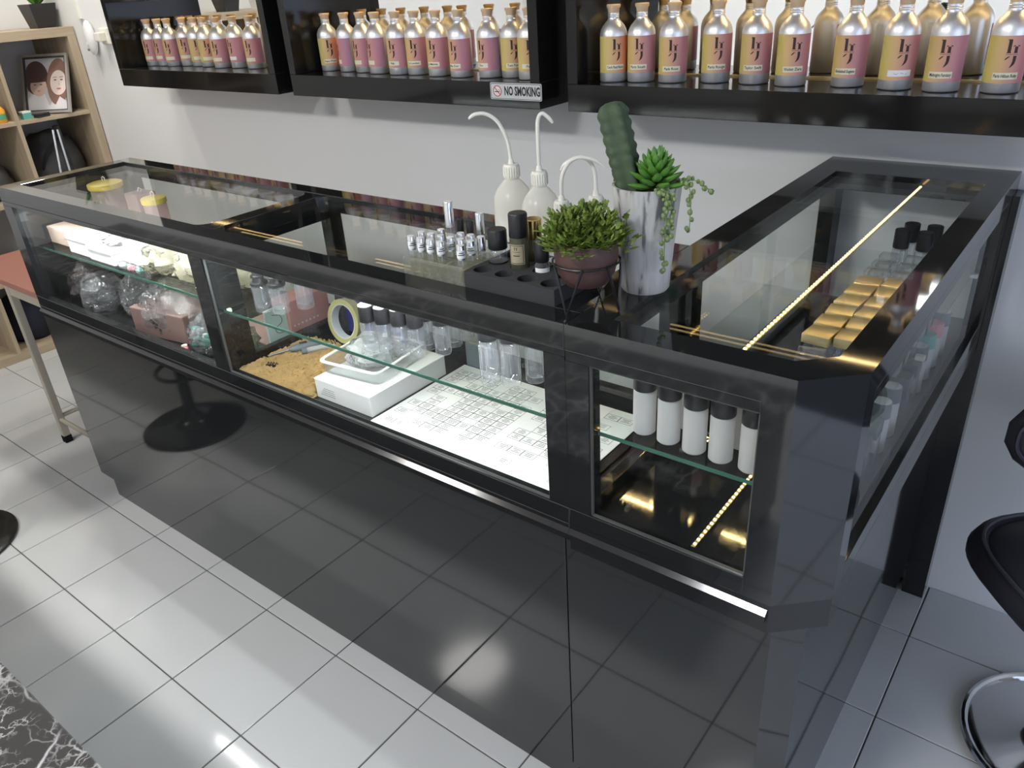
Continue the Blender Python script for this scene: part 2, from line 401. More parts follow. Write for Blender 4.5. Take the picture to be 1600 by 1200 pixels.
CL = ['round white ceiling light over the wooden shelf unit', 'round white ceiling light between the shelf unit and the counter end',
      'large round ceiling light behind the marbled bench', 'large cool white round ceiling light towards the entrance']
for k, (x, y, r, s, c, nm) in enumerate(LAMPS):
    t = thing('ceiling_light_%s_offscreen' % nm, (x, y, CEIL), CL[k], 'ceiling light')
    MB().ring([(r*1.22*math.cos(2*PI*i/32), r*1.22*math.sin(2*PI*i/32)) for i in range(32)], [(r*math.cos(2*PI*i/32), r*math.sin(2*PI*i/32)) for i in range(32)], -.03, 0).ob('housing', 'white_plastic', t)
    emis('lamp_%d' % k, c, s)
    MB().lathe([(r*.995, -.022), (r*.995, -.016)], 32).ob('diffuser_%s_offscreen' % nm, 'lamp_%d' % k, t)

# ------------------------------------------------------------------ display counters
ZT, ZF = 1.143, 1.104
YU, YL, YK, YB = .275, .335, .357, .664
XA, XB, XC, XD = 1.015, 2.8884, 2.8888, 3.28      # upper cases
ZD = .800                                         # deck
ZS = .968                                         # glass shelf top
T = (1.9, .45, 0)
c1 = thing('display_counter', T, 'long black glossy display counter with glass front and top', 'display counter')
MB().box(.86, 2.835, YK, .64, 0, .10).ob('plinth', 'black_laminate', c1, org=T)
MB().box(.835, 2.8355, YL, .66, .10, .765, .0015).ob('base_cabinet', 'black_laminate', c1, org=T)
MB().box(XA, XB, YU, YB, .765, ZD-.005, .002).ob('case_bottom', 'black_edge', c1, org=T)
MB().box(XA+.03, XB-.03, YU+.025, YB-.02, ZD-.005, ZD).ob('deck', 'black_edge', c1, org=T)
MB().box(XA, XB, YU, YU+.022, ZD-.005, .826, .0015).ob('bottom_rail', 'black_laminate', c1, org=T)
MB().box(XA, XB, YU, YU+.022, 1.092, ZF, .001).ob('header_rail', 'black_laminate', c1, org=T)
MB().box(XA, 1.068, YU, YU+.03, .826, 1.092).ob('post', 'black_laminate', c1, org=T)
MB().box(1.928, 1.976, YU, YU+.03, .826, 1.092).ob('post', 'black_laminate', c1, org=T)
MB().box(2.851, XB, YU, YU+.03, .826, 1.092).ob('post', 'black_laminate', c1, org=T)
MB().box(XA, XA+.035, YB-.035, YB, ZD, ZF).ob('post', 'black_laminate', c1, org=T)
MB().box(1.935, 1.97, YB-.035, YB, ZD, ZF).ob('post', 'black_laminate', c1, org=T)
MB().box(2.852, XB, YB-.035, YB, ZD, ZF).ob('post', 'black_laminate', c1, org=T)
MB().box(XA, XA+.012, YU+.03, YB-.035, ZD-.005, ZF).ob('end_panel', 'black_laminate', c1, org=T)
MB().box(XA, XB, YB-.022, YB, ZD-.005, .83, .001).ob('back_rail', 'black_laminate', c1, org=T)
# divider between the two bays: black frame with a pane
dv = MB().box(1.945, 1.961, YU+.03, .36, ZD, ZF).box(1.945, 1.961, .36, YB-.035, ZD, .835).box(1.945, 1.961, .36, YB-.035, 1.08, ZF)
dv = dv.ob('divider_frame', 'black_laminate', c1, org=T)
MB().box(1.951, 1.955, .36, YB-.036, .835, 1.08).ob('pane', 'pane', dv, org=T)
# top frame (outer ring with cross bar)
def gusset(cx_, cy_, sx, sy, r=.035, n=6):
    pts = [(cx_, cy_)]
    for k in range(n+1):
        a = PI/2*k/n
        pts.append((cx_+sx*(r-r*math.sin(a)), cy_+sy*(r-r*math.cos(a))))
    return pts if sx*sy > 0 else [pts[0]]+pts[:0:-1]
tf = MB()
tf.box(XA, XB, YU, .320, ZF, ZT, .0015); tf.box(XA, XB, .618, YB, ZF, ZT, .0015)
tf.box(XA, XA+.045, .320, .618, ZF, ZT, .001); tf.box(2.842, XB, .320, .618, ZF, ZT, .001)
tf.box(1.93, 1.975, .320, .618, ZF+.001, ZT-.001, .001)
for gx, gy, sx, sy in ((1.93, .32, -1, 1), (1.975, .32, 1, 1), (1.93, .618, -1, -1), (1.975, .618, 1, -1)):
    tf.prism(gusset(gx, gy, sx, sy), ZF+.002, ZT-.0012)
tf.ob('top_frame', 'black_laminate', c1, org=T)
MB().box(XA+.04, 1.934, .316, .622, 1.130, 1.137).ob('top_pane', 'pane', c1, org=T)
MB().box(1.971, 2.846, .316, .622, 1.130, 1.137).ob('top_pane', 'pane', c1, org=T)
MB().box(1.066, 1.930, YU+.006, YU+.011, .822, 1.096).ob('front_pane', 'pane', c1, org=T)
MB().box(1.974, 2.853, YU+.006, YU+.011, .822, 1.096).ob('front_pane', 'pane', c1, org=T)
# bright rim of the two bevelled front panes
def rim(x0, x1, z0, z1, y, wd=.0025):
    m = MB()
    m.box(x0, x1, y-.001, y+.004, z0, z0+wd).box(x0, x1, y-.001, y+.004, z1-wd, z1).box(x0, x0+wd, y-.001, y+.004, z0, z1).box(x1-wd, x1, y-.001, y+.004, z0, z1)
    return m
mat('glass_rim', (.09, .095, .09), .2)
rim(1.976, 2.851, .826, 1.092, YU+.004).ob('pane_rim', 'glass_rim', c1, org=T)
def gshelf(x0, x1, y0, y1, par, org):
    o = MB().box(x0, x1, y0+.0015, y1, ZS-.006, ZS).ob('glass_shelf', 'shelf_glass', par, org=org)
    MB().box(x0, x1, y0, y0+.0015, ZS-.006, ZS).ob('polished_edge', 'shelf_edge', o, org=org)
    return o
sh = gshelf(1.032, 1.943, .318, .60, c1, T)
sh2 = gshelf(1.963, 2.849, .298, .56, c1, T)
for (sx, s) in ((1.965, sh2), (2.845, sh2)):
    for yy in (.31, .53):
        MB().box(sx-.004, sx+.004, yy, yy+.012, ZS-.014, ZS-.006, .0008).ob('shelf_clip', 'cream_plastic', s, org=T)
for (x0, x1) in ((1.05, 1.50), (1.48, 1.92), (1.985, 2.44), (2.42, 2.84)):
    MB().box(x0, x1, (.640 if x0 in (1.05, 1.985) else .632), (.644 if x0 in (1.05, 1.985) else .636), .831, 1.10).ob('sliding_pane', 'pane', c1, org=T)
for (x0, x1) in ((1.08, 1.925), (1.98, 2.845)):
    ls = MB().box(x0, x1, .304, .316, 1.098, ZF-.0005).ob('led_strip', 'white_plastic', c1, org=T)
    MB().box(x0+.01, x1-.01, .306, .315, 1.0965, 1.098).ob('led_row', 'led_white', ls, org=T)
# chamfered edge moulding of the upper case, which catches the ceiling lights
def moulding(x0, x1): return MB().add([(x0, YU, .786), (x0, YU-.007, .779), (x0, YU-.007, .768), (x0, YU, .768), (x1, YU, .786), (x1, YU-.007, .779), (x1, YU-.007, .768), (x1, YU, .768)], [(0, 1, 5, 4), (1, 2, 6, 5), (2, 3, 7, 6), (3, 2, 1, 0), (4, 5, 6, 7)])
moulding(XA, XB).ob('edge_moulding', 'black_edge', c1, org=T)

T2 = (3.06, .8, 0)
c2 = thing('display_counter', T2, 'short black glossy display counter with chamfered corner reaching the wall', 'display counter')
low = [(2.838, YL), (3.205, YL), (3.241, .385), (3.241, YW-.002), (2.838, YW-.002)]
MB().prism([(2.838, YK), (3.2, YK), (3.232, .40), (3.232, YW-.002), (2.838, YW-.002)], 0, .10).ob('plinth', 'black_laminate', c2, org=T2)
MB().prism(low, .10, .765).ob('base_cabinet', 'black_laminate', c2, org=T2)
upo = [(XC, YU), (3.216, YU), (XD, .335), (XD, YW-.002), (XC, YW-.002)]
MB().prism(upo, .745, ZD-.005).ob('case_bottom', 'black_edge', c2, org=T2)
MB().prism([(2.915, .30), (3.2, .30), (3.255, .345), (3.255, 1.39), (2.915, 1.39)], ZD-.005, ZD).ob('deck', 'black_laminate', c2, org=T2)
inn = [(2.941, .322), (3.194, .322), (3.236, .361), (3.236, 1.278), (2.941, 1.278)]
MB().ring(upo, inn, ZF, ZT).ob('top_frame', 'black_laminate', c2, org=T2)
MB().prism([(2.937, .318), (3.196, .318), (3.240, .359), (3.240, 1.282), (2.937, 1.282)], 1.130, 1.137).ob('top_pane', 'pane', c2, org=T2)
MB().box(XC, 3.176, YU, YU+.022, ZD-.005, .826, .001).ob('bottom_rail', 'black_laminate', c2, org=T2)
MB().box(XC, 3.176, YU, YU+.022, 1.087, ZF, .001).ob('header_rail', 'black_laminate', c2, org=T2)
MB().box(XC, 2.928, YU, YU+.03, .826, 1.087).ob('post', 'black_laminate', c2, org=T2)
MB().prism([(3.176, YU), (3.216, YU), (XD, .335), (XD, .375), (3.262, .375), (3.20, .305), (3.176, .305)], ZD-.005, ZF).ob('corner_panel', 'black_laminate', c2, org=T2)
MB().box(XD-.02, XD, .375, YW-.002, ZD-.005, .83, .001).ob('side_rail', 'black_laminate', c2, org=T2)
MB().box(XD-.02, XD, .375, YW-.002, 1.085, ZF, .001).ob('side_header', 'black_laminate', c2, org=T2)
MB().box(XD-.03, XD, 1.29, YW-.002, .83, 1.085).ob('post', 'black_laminate', c2, org=T2)
MB().box(XC, XC+.035, YW-.06, YW-.002, ZD-.005, ZF).ob('post', 'black_laminate', c2, org=T2)
MB().box(XC, XC+.018, YB-.02, YB+.02, ZD-.005, ZF).ob('post', 'black_laminate', c2, org=T2)
MB().box(XC, XC+.02, .30, YW-.06, ZD-.005, .825, .001).ob('inner_rail', 'black_laminate', c2, org=T2)
MB().box(2.926, 3.178, YU+.006, YU+.011, .822, 1.090).ob('front_pane', 'pane', c2, org=T2)
rim(2.928, 3.176, .826, 1.087, YU+.004).ob('pane_rim', 'glass_rim', c2, org=T2)
MB().box(XD-.012, XD-.007, .375, 1.292, .826, 1.09).ob('side_pane', 'pane', c2, org=T2)
MB().box(XC+.006, XC+.010, .69, 1.06, .826, ZF).ob('sliding_pane', 'pane', c2, org=T2)
MB().box(XC+.012, XC+.016, 1.0, 1.355, .826, ZF).ob('sliding_pane', 'pane', c2, org=T2)
sh3 = MB().prism([(2.912, .3005), (3.186, .3005), (3.252, .375), (3.252, 1.30), (2.912, 1.30)], ZS-.006, ZS).ob('glass_shelf', 'shelf_glass', c2, org=T2)
MB().box(2.912, 3.186, .299, .3005, ZS-.006, ZS).ob('polished_edge', 'shelf_edge', sh3, org=T2)
for yy in (.36, .8, 1.25):
    MB().box(3.247, 3.262, yy, yy+.012, ZS-.014, ZS-.006, .0008).ob('shelf_clip', 'cream_plastic', sh3, org=T2)
MB().box(3.2415, 3.294, 1.36, YW-.002, 0, .745).box(XD+.0005, 3.294, 1.36, YW-.002, .745, ZF).ob('wall_post', 'black_edge', c2, org=T2)
moulding(XC, 3.213).ob('edge_moulding', 'black_edge', c2, org=T2)
# warm light strips: one under the top glass, one lying on the deck
def led_strip(x, z, y0, y1, par, org):
    o = MB().box(x-.003, x+.003, y0, y1, z, z+.002).ob('led_strip', 'gold_soft', par, org=org)
    m = MB(); n = int((y1-y0)/.0115)
    for k in range(n):
        y = y0+(k+.5)*(y1-y0)/n
        m.box(x-.0018, x+.0018, y-.0015, y+.0015, z+.002, z+.0032)
    m.ob('led_row', 'led_dot', o, org=org)
    return o
led_strip(3.120, 1.1265, .325, 1.27, c2, T2)
led_strip(3.078, ZD, .302, 1.15, c2, T2)

# ------------------------------------------------------------------ wall cabinets with mirror backs
YC, ZC, ZSH, ZCT = 1.20, 1.252, 1.318, 1.712
CABS = [(.045, 1.085, 'shelf', 'black wall cabinet with mirror back next to the wooden shelf unit'),
        (1.165, 2.19, 'sign', 'black wall cabinet with mirror back carrying the no smoking sign'),
        (2.278, 3.75, 'long', 'long black wall cabinet with mirror back above the chamfered counter')]
for (a, b, cn, lab) in CABS:
    o = ((a+b)/2, 1.31, ZC)
    t = thing('wall_cabinet', o, lab, 'cabinet')
    MB().box(a, b, YC, YW-.003, ZC, ZSH, .0015).ob('bottom_board', 'cabinet_black', t, org=o)
    MB().box(a, b, YC, YW-.003, ZCT-.05, ZCT, .0015).ob('top_board', 'cabinet_black', t, org=o)
    MB().box(a+.03, b-.03, YC, YC+.018, 1.562, ZCT-.05, .001).ob('added_valance', 'cabinet_black', t, org=o)  # board added to keep the top strip out of the counter's reflections
    MB().box(a, a+.03, YC, YW-.003, ZSH, ZCT-.05, .001).ob('side_board', 'cabinet_black', t, org=o)
    MB().box(b-.03, b, YC, YW-.003, ZSH, ZCT-.05, .001).ob('side_board', 'cabinet_black', t, org=o)
    MB().box(a+.03, b-.03, YW-.012, YW-.006, ZSH, ZCT-.05).ob('mirror', 'mirror', t, org=o)
    MB().box(a+.031, b-.031, YW-.016, YW-.0121, ZSH, ZSH+.004).ob('mirror_lit_edge', 'gold_soft', t, org=o)  # gold strip stands in for the warm light on the mirror's bottom edge
    s = MB().box(a+.035, b-.035, YW-.030, YW-.018, ZCT-.053, ZCT-.05).ob('led_strip_%s_cabinet_offscreen' % cn, 'gold_soft', t, org=o)
    MB().box(a+.04, b-.04, YW-.028, YW-.020, ZCT-.0545, ZCT-.053).ob('led_row_%s_cabinet_offscreen' % cn, 'cab_led_top', s, org=o)

# no smoking sign on the second cabinet
o = (2.112, YC-.001, 1.295)
t = thing('no_smoking_sign', o, 'small silver NO SMOKING sign stuck on the wall cabinet', 'sign')
def rrect(w, h, r, n=5):
    p = []
    for (cx_, cz_, a0) in ((w/2-r, h/2-r, 0), (-w/2+r, h/2-r, 90), (-w/2+r, -h/2+r, 180), (w/2-r, -h/2+r, 270)):
        for k in range(n+1):
            a = math.radians(a0+90*k/n); p.append((cx_+r*math.cos(a), cz_+r*math.sin(a)))
    return p
UP = Matrix.Rotation(PI/2, 4, 'X')            # xy drawing -> xz, facing -y
MB().prism(rrect(.172, .043, .004), 0, .0015).xf(UP).ob('plate', 'sign_silver', t)
MB().ring(rrect(.168, .039, .003), rrect(.1655, .0365, .003), .0015, .0018).xf(UP).ob('border', 'sign_black', t)
vs, fs = text_mesh('NO SMOKING', .030, .0010)
w_ = max(v.x for v in vs)-min(v.x for v in vs); mx = min(v.x for v in vs)
MB().add([((v.x-mx)/w_*.118-.037, v.y*1.05, .0019) for v in vs], fs).xf(UP).ob('lettering', 'sign_black', t)
circ = lambda r, n=28: [(-.0615+r*math.cos(2*PI*k/n), r*math.sin(2*PI*k/n)) for k in range(n)]
sy = MB().prism(circ(.0125), .0015, .0018).xf(UP).ob('symbol', 'sign_white', t)
rg = MB().ring(circ(.0145), circ(.0122), .0015, .0021); q = .0012*.7
rg.prism([(-.0615-.0088-q, .0088-q), (-.0615-.0088+q, .0088+q), (-.0615+.0088+q, -.0088+q), (-.0615+.0088-q, -.0088-q)][::-1], .0018, .0021)
rg.xf(UP).ob('red_ring', 'sign_red', sy)
MB().prism([(-.070, -.003), (-.056, -.003), (-.056, -.0005), (-.070, -.0005)], .0018, .0020).prism([(-.0548, -.003), (-.053, -.003), (-.053, -.0005), (-.0548, -.0005)], .0018, .0020).prism([(-.0545, .0005), (-.053, .0005), (-.0555, .005), (-.057, .005)], .0018, .0020).xf(UP).ob('cigarette', 'sign_black', sy)

# ------------------------------------------------------------------ aluminium perfume bottles
R_B = .0335
alu_me = MB().lathe([(.0300, 0), (.0325, .0012), (R_B, .003), (R_B, .107), (.0330, .113), (.0305, .121), (.026, .129), (.0195, .136), (.0145, .1415), (.0135, .145),
                     (.0135, .147), (.0143, .148), (.0135, .149), (.0135, .151), (.0143, .152), (.0135, .153), (.0135, .157)], 32).mesh('bottle_body', 'aluminium', True)
cap_me = MB().lathe([(.0125, .1565), (.0135, .158), (.0145, .166), (.0170, .170), (.0170, .1745), (.0160, .1755)], 20).mesh('cap', 'cork_wood', True)
def bend(x, z, r): a = x/r; return (r*math.sin(a), -r*math.cos(a), z)   # faces -y
LW = .034*PI*1.06
def curved(w, z0, z1, r, matn, uv=True, n=24, x0=None):
    x0 = -w/2 if x0 is None else x0
    m = MB(); vs = []
    for k in range(n+1):
        x = x0+w*k/n; vs += [bend(x, z0, r), bend(x, z1, r)]
    m.add(vs, [(2*k, 2*k+2, 2*k+3, 2*k+1) for k in range(n)])
    me = m.mesh('label', matn, 60)
    if uv:
        ul = me.uv_layers.new(name='UVMap')
        for p in me.polygons:
            for li in p.loop_indices:
                vi = me.loops[li].vertex_index; ul.data[li].uv = ((vi//2)/n, vi % 2)
    return me
lab_me = curved(LW, .0205, .1035, R_B+.0003, 'label_gradient'); lab2_me = curved(LW, .0205, .1035, R_B+.0003, 'label_coral')
LG = MB()                                              # monogram, drawn flat in metres around (0, 0)
def gl(*polys):
    for p in polys:
        vs = [bend(x*.00128, .0715+z*.00135, R_B+.0006) for x, z in p]; LG.add(vs, [tuple(range(len(p)))])
gl([(-7, 2), (-2.6, 2), (-2.6, 18), (-7, 18)], [(-8.4, 18), (-2.6, 18), (-2.6, 19.2), (-8.4, 19.2)], [(-7.6, 1.6), (-2, 1.6), (-2, 2.6), (-7.6, 2.6)],
   [(2, 2), (6.2, 2), (6.2, 10), (2, 10)], [(-.6, 10), (8.6, 10), (8.2, 11.4), (.4, 11.4)], [(1.4, 1.6), (6.8, 1.6), (6.8, 2.4), (1.4, 2.4)],
   [(-9, -7.5), (-6.5, -6.6), (-2.5, -3.0), (-1.8, -2.2), (-5, -3.0), (-7.5, -5.2)],
   [(2, -2), (6.4, -2), (6.2, -9), (2.2, -9)], [(2.2, -9), (6.2, -9), (5.0, -13), (2.0, -16), (-1.2, -18), (1.0, -13.5)])
gl(*[[(x, -.6), (x+1.1, -.6), (x+1.1, .5), (x, .5)] for x in (-7.5, -5.2, -2.9, -.6, 1.7, 4.0, 6.3)])   # tiny line of print between
logo_me = LG.mesh('logo', 'logo_ink')
def sticker(w, matn, x0): return curved(w, .0275, .0395, R_B+.0007, matn, False, 14, x0)
st_c = sticker(.044, 'cream_sticker', -.026); st_w = sticker(.046, 'white_sticker', -.026)
def name_me(s):
    vs, fs = text_mesh(s, .0085, .00012)
    k = min(1, .040/max(.001, max(v.x for v in vs)-min(v.x for v in vs)))
    return MB().add([bend(v.x*k-.004, .0335+v.y, R_B+.001) for v in vs], fs).mesh('name_lettering', 'ink')
def perfume_bottle(x, y, rz, label, group, name=None, coral=False, white=False, dz=0, z=ZSH):
    t = thing('perfume_bottle', (x, y, z), label, 'bottle', group, rz)
    place('bottle_body', alu_me, t); place('cap', cap_me, t)
    l = place('label', lab2_me if coral else lab_me, t, (0, 0, dz))
    place('logo', logo_me, l); place('name_sticker', st_w if white else st_c, l)
    if name: place('name_lettering', name_me(name), l)
    return t
# rotation: 0 faces -y; the camera sits towards +x, so the whole row is turned to suit
def facing(x, y): return math.atan2(CAM.y-y, CAM.x-x)+PI/2
B1 = [(.06, 1.33, -38), (.125, 1.335, -46), (.23, 1.332, -30), (.31, 1.355, -22), (.42, 1.35, -3), (.497, 1.342, -2), (.612, 1.322, -34), (.705, 1.334, -52), (.818, 1.325, -34)]
B1 = [(max(x, .112), y, a) for x, y, a in B1]; B1[0] = (.112, 1.33, -40); B1[1] = (.186, 1.335, -46); B1[2] = (.262, 1.332, -30); B1[3] = (.338, 1.352, -20)
n1 = ['', '', '', 'Rose Musk', '', '', '', '', '']
for k, (x, y, a) in enumerate(B1):
    lb = 'aluminium bottle with %s label, %s from the shelf unit in its cabinet' % ('tan and pink' if k in (4, 5) else 'white stickered pink' if k == 7 else 'pink', ORD[k]); gr = 'bottles in the cabinet near the shelf unit'
    perfume_bottle(x, y, facing(x, y)+math.radians(a), lb, gr, white=(k == 7), dz=random.uniform(-.003, .002))
B2 = [(1.235, 1.325, 4, 'Aqua Wood', 1), (1.331, 1.322, -78, None, 0), (1.415, 1.315, -52, None, 0), (1.502, 1.295, -58, None, 0), (1.598, 1.288, -34, 'Vida', 0), (1.668, 1.298, -18, 'Jo London', 0),
      (1.767, 1.284, -30, 'Jo Malone', 0), (1.862, 1.275, -36, 'Miss Dior', 0), (1.962, 1.283, -42, 'Kim', 0), (2.034, 1.297, 6, 'Tom Ford', 1), (2.112, 1.272, 0, 'Fleur', 1)]
for k, (x, y, a, nm, co) in enumerate(B2):
    if co: lb = ['aluminium bottle with yellow and coral label beside the edge of the sign cabinet', '', '', '', '', '', '', '', '', 'aluminium bottle with yellow and red label above the no smoking sign', 'aluminium bottle half hidden by the side board above the no smoking sign'][k]; gr = None
    elif k == 1: lb = 'aluminium bottle turned so bare metal shows beside its pink label'; gr = None
    else: lb = 'aluminium bottle with mauve label, %s from the side board beyond the sign' % ORD[len(B2)-1-k]; gr = 'bottles in the cabinet with the sign'
    gr = 'bottles in the cabinet with the sign'
    perfume_bottle(x, y, facing(x, y)+math.radians(a), lb, gr, nm, bool(co), dz=random.uniform(-.002, .002))
B3 = [(2.366, 1.278, 14, 'Dark Red Rose', 1, 0), (2.437, 1.292, -8, 'Paris South', 0, 0), (2.521, 1.296, 0, 'Park Rose', 0, 0), (2.624, 1.315, 8, 'Paris Rouge', 0, 0), (2.721, 1.311, -2, 'Taylor Swift', 0, 0),
      (2.811, 1.296, 12, 'Violet Zara', 0, 0), (2.930, 1.310, -8, 'Bombshell Eugene', 0, 0), (3.031, 1.291, 14, None, 0, 1), (3.119, 1.282, -2, 'Midnight Fantasy', 0, 0), (3.222, 1.288, 14, 'Paris Hilton Ruby', 0, 0)]
for k, (x, y, a, nm, co, wh) in enumerate(B3):
    lb = 'aluminium bottle with yellow to pink label, %s from the side board of the long cabinet' % ORD[k]; gr = 'bottles in the long wall cabinet'
    if k == 0: lb = 'aluminium bottle with yellow and red label right beside the side board of the long cabinet'
    if wh: lb = 'aluminium bottle whose yellow label carries a handwritten white sticker'
    t = perfume_bottle(x, y, facing(x, y)+math.radians(a), lb, gr, nm, bool(co), bool(wh), dz=random.uniform(-.0015, .003))
    if wh:      # three pen strokes in a flowing script
        m = MB()
        for (x0, pts) in ((-.014, [(0, 0), (.003, -.002), (.007, -.0015), (.009, .001)]), (-.002, [(0, -.001), (.002, .001), (.004, -.001), (.007, -.001)]), (.008, [(0, -.002), (.003, -.001), (.004, .003)])):
            for i in range(len(pts)-1):
                a_, b_ = pts[i], pts[i+1]
                m.add([bend(x0+a_[0], .0335+a_[1], R_B+.001), bend(x0+b_[0], .0335+b_[1], R_B+.001), bend(x0+b_[0], .0341+b_[1], R_B+.001), bend(x0+a_[0], .0341+a_[1], R_B+.001)], [(0, 1, 2, 3)])
        m.ob('name_lettering', 'ink', [c for c in t.children if c.name.startswith('label')][0])

# ------------------------------------------------------------------ things standing on the counter tops
TOPG = 1.137                                     # surface of the inset glass
# --- acrylic rack with tester vials
o = (2.5975, .375, TOPG)
rk = thing('vial_rack', o, 'clear acrylic rack holding small tester vials', 'rack')
MB().box(-.066, .066, -.052, .052, 0, .003).ob('base_plate', 'acrylic', rk)
for k, yy in enumerate((-.052, -.0265, -.001, .0245, .050)):
    MB().box(-.066, .066, yy, yy+.002, .003, .034).ob('wall', 'acrylic', rk)
for xx in (-.066, -.0442, -.0224, -.0006, .0212, .043, .064):
    MB().box(xx, xx+.002, -.052, .052, .003, .030).ob('cross_wall', 'acrylic', rk)
def vial_meshes(r, hb, hc, capm, liq=None):
    d = [('glass_tube', MB().lathe([(r*.55, .001), (r*.9, .0015), (r, .003), (r, hb-.003), (r*.7, hb)], 14).mesh('glass_tube', 'clear_glass', True))]
    if liq: d.append(('liquid', MB().lathe([(r*.8, .003), (r*.85, hb*liq[1])], 12).mesh('liquid', liq[0], True)))
    rc = r*1.08
    d.append(('cap', MB().lathe([(rc, hb-.004), (rc, hb+hc-.001), (rc*.93, hb+hc)], 16).mesh('cap', capm, True)))
    d.append(('cap_disc', MB().lathe([(rc*.9, hb+hc), (rc*.88, hb+hc+.0004)], 16).mesh('cap_disc', 'white_plastic' if capm == 'silver_cap' else capm, False)))
    # paper label wrapped round the cap neck
    lr = rc+.0004; m = MB(); vs = []
    for k in range(9):
        a = -1.3+2.6*k/8; vs += [(lr*math.sin(a), -lr*math.cos(a), hb-.004+.003), (lr*math.sin(a), -lr*math.cos(a), hb+hc*.62)]
    m.add(vs, [(2*k, 2*k+2, 2*k+3, 2*k+1) for k in range(8)])
    d.append(('paper_label', m.mesh('paper_label', 'white_sticker', 60)))
    m = MB(); lr += .0003
    for zz, w2 in ((.25, .8), (.42, .55)):
        vs = []
        for k in range(5):
            a = -w2+2*w2*k/4; vs += [(lr*math.sin(a), -lr*math.cos(a), hb+hc*zz-.0007), (lr*math.sin(a), -lr*math.cos(a), hb+hc*zz+.0007)]
        m.add(vs, [(2*k, 2*k+2, 2*k+3, 2*k+1) for k in range(4)])
    d.append(('fine_print', m.mesh('fine_print', 'print_line')))
    return d
def vial(x, y, z, d, label, group, rz=0, name='tester_vial', skip=()):
    t = thing(name, (x, y, z), label, 'vial', group, rz)
    for n, me in d:
        if n not in skip: place(n, me, t)
    return t
v_n = vial_meshes(.0064, .044, .019, 'silver_cap', ('pale_liquid', .6)); v_a = vial_meshes(.0064, .044, .019, 'silver_cap', ('amber_liquid', .42))
v_t = vial_meshes(.0072, .075, .038, 'silver_cap'); v_b = vial_meshes(.0062, .05, .026, 'black_cap')
cx_ = [2.5975-.0551+.0218*k for k in range(6)]; ry_ = [.375-.0382+.0255*k for k in range(4)]
zr = TOPG+.003
for (ix, iy) in ((0, 0), (1, 0), (2, 0), (3, 0), (5, 0), (0, 1), (1, 1), (2, 1), (3, 1), (4, 1), (5, 1), (1, 2), (3, 2), (4, 2), (5, 2)):
    rz = facing(cx_[ix], ry_[iy])+random.uniform(-.5, .5)
    if (ix, iy) == (5, 1): vial(cx_[ix], ry_[iy], zr, v_a, 'silver capped tester vial holding amber liquid in the acrylic rack', None, rz)
    elif (ix, iy) in ((0, 1), (4, 1), (5, 2)): vial(cx_[ix], ry_[iy], zr, v_n, 'tester vial with bare shiny silver cap, %s row, %s slot from the foam block' % (['front', 'second', 'third'][iy], ORD[5-ix]), 'tester vials in the acrylic rack', rz+2.6)
    else: vial(cx_[ix], ry_[iy], zr, v_n, 'tester vial with labelled silver cap, %s row, %s slot from the foam block' % (['front', 'second', 'third'][iy], ORD[5-ix]), 'tester vials in the acrylic rack', rz)
vial(cx_[2], ry_[2], zr, v_t, 'tallest tester vial with long silver cap in the acrylic rack', None, 0, skip=('paper_label', 'fine_print'))
v_s = vial_meshes(.0068, .062, .030, 'silver_cap')
vial(cx_[4], ry_[3], zr, v_s, 'long silver capped vial at the back row of the acrylic rack', None, 0, skip=('paper_label', 'fine_print'))
vial(cx_[2], ry_[3], zr, v_b, 'black capped vial at the back of the rack behind the tallest vial', 'black capped vials in the acrylic rack', 0, skip=('paper_label', 'fine_print'))
vial(cx_[3], ry_[3], zr, v_b, 'black capped vial at the back of the rack beside the long silver one', 'black capped vials in the acrylic rack', 0, skip=('paper_label', 'fine_print'))

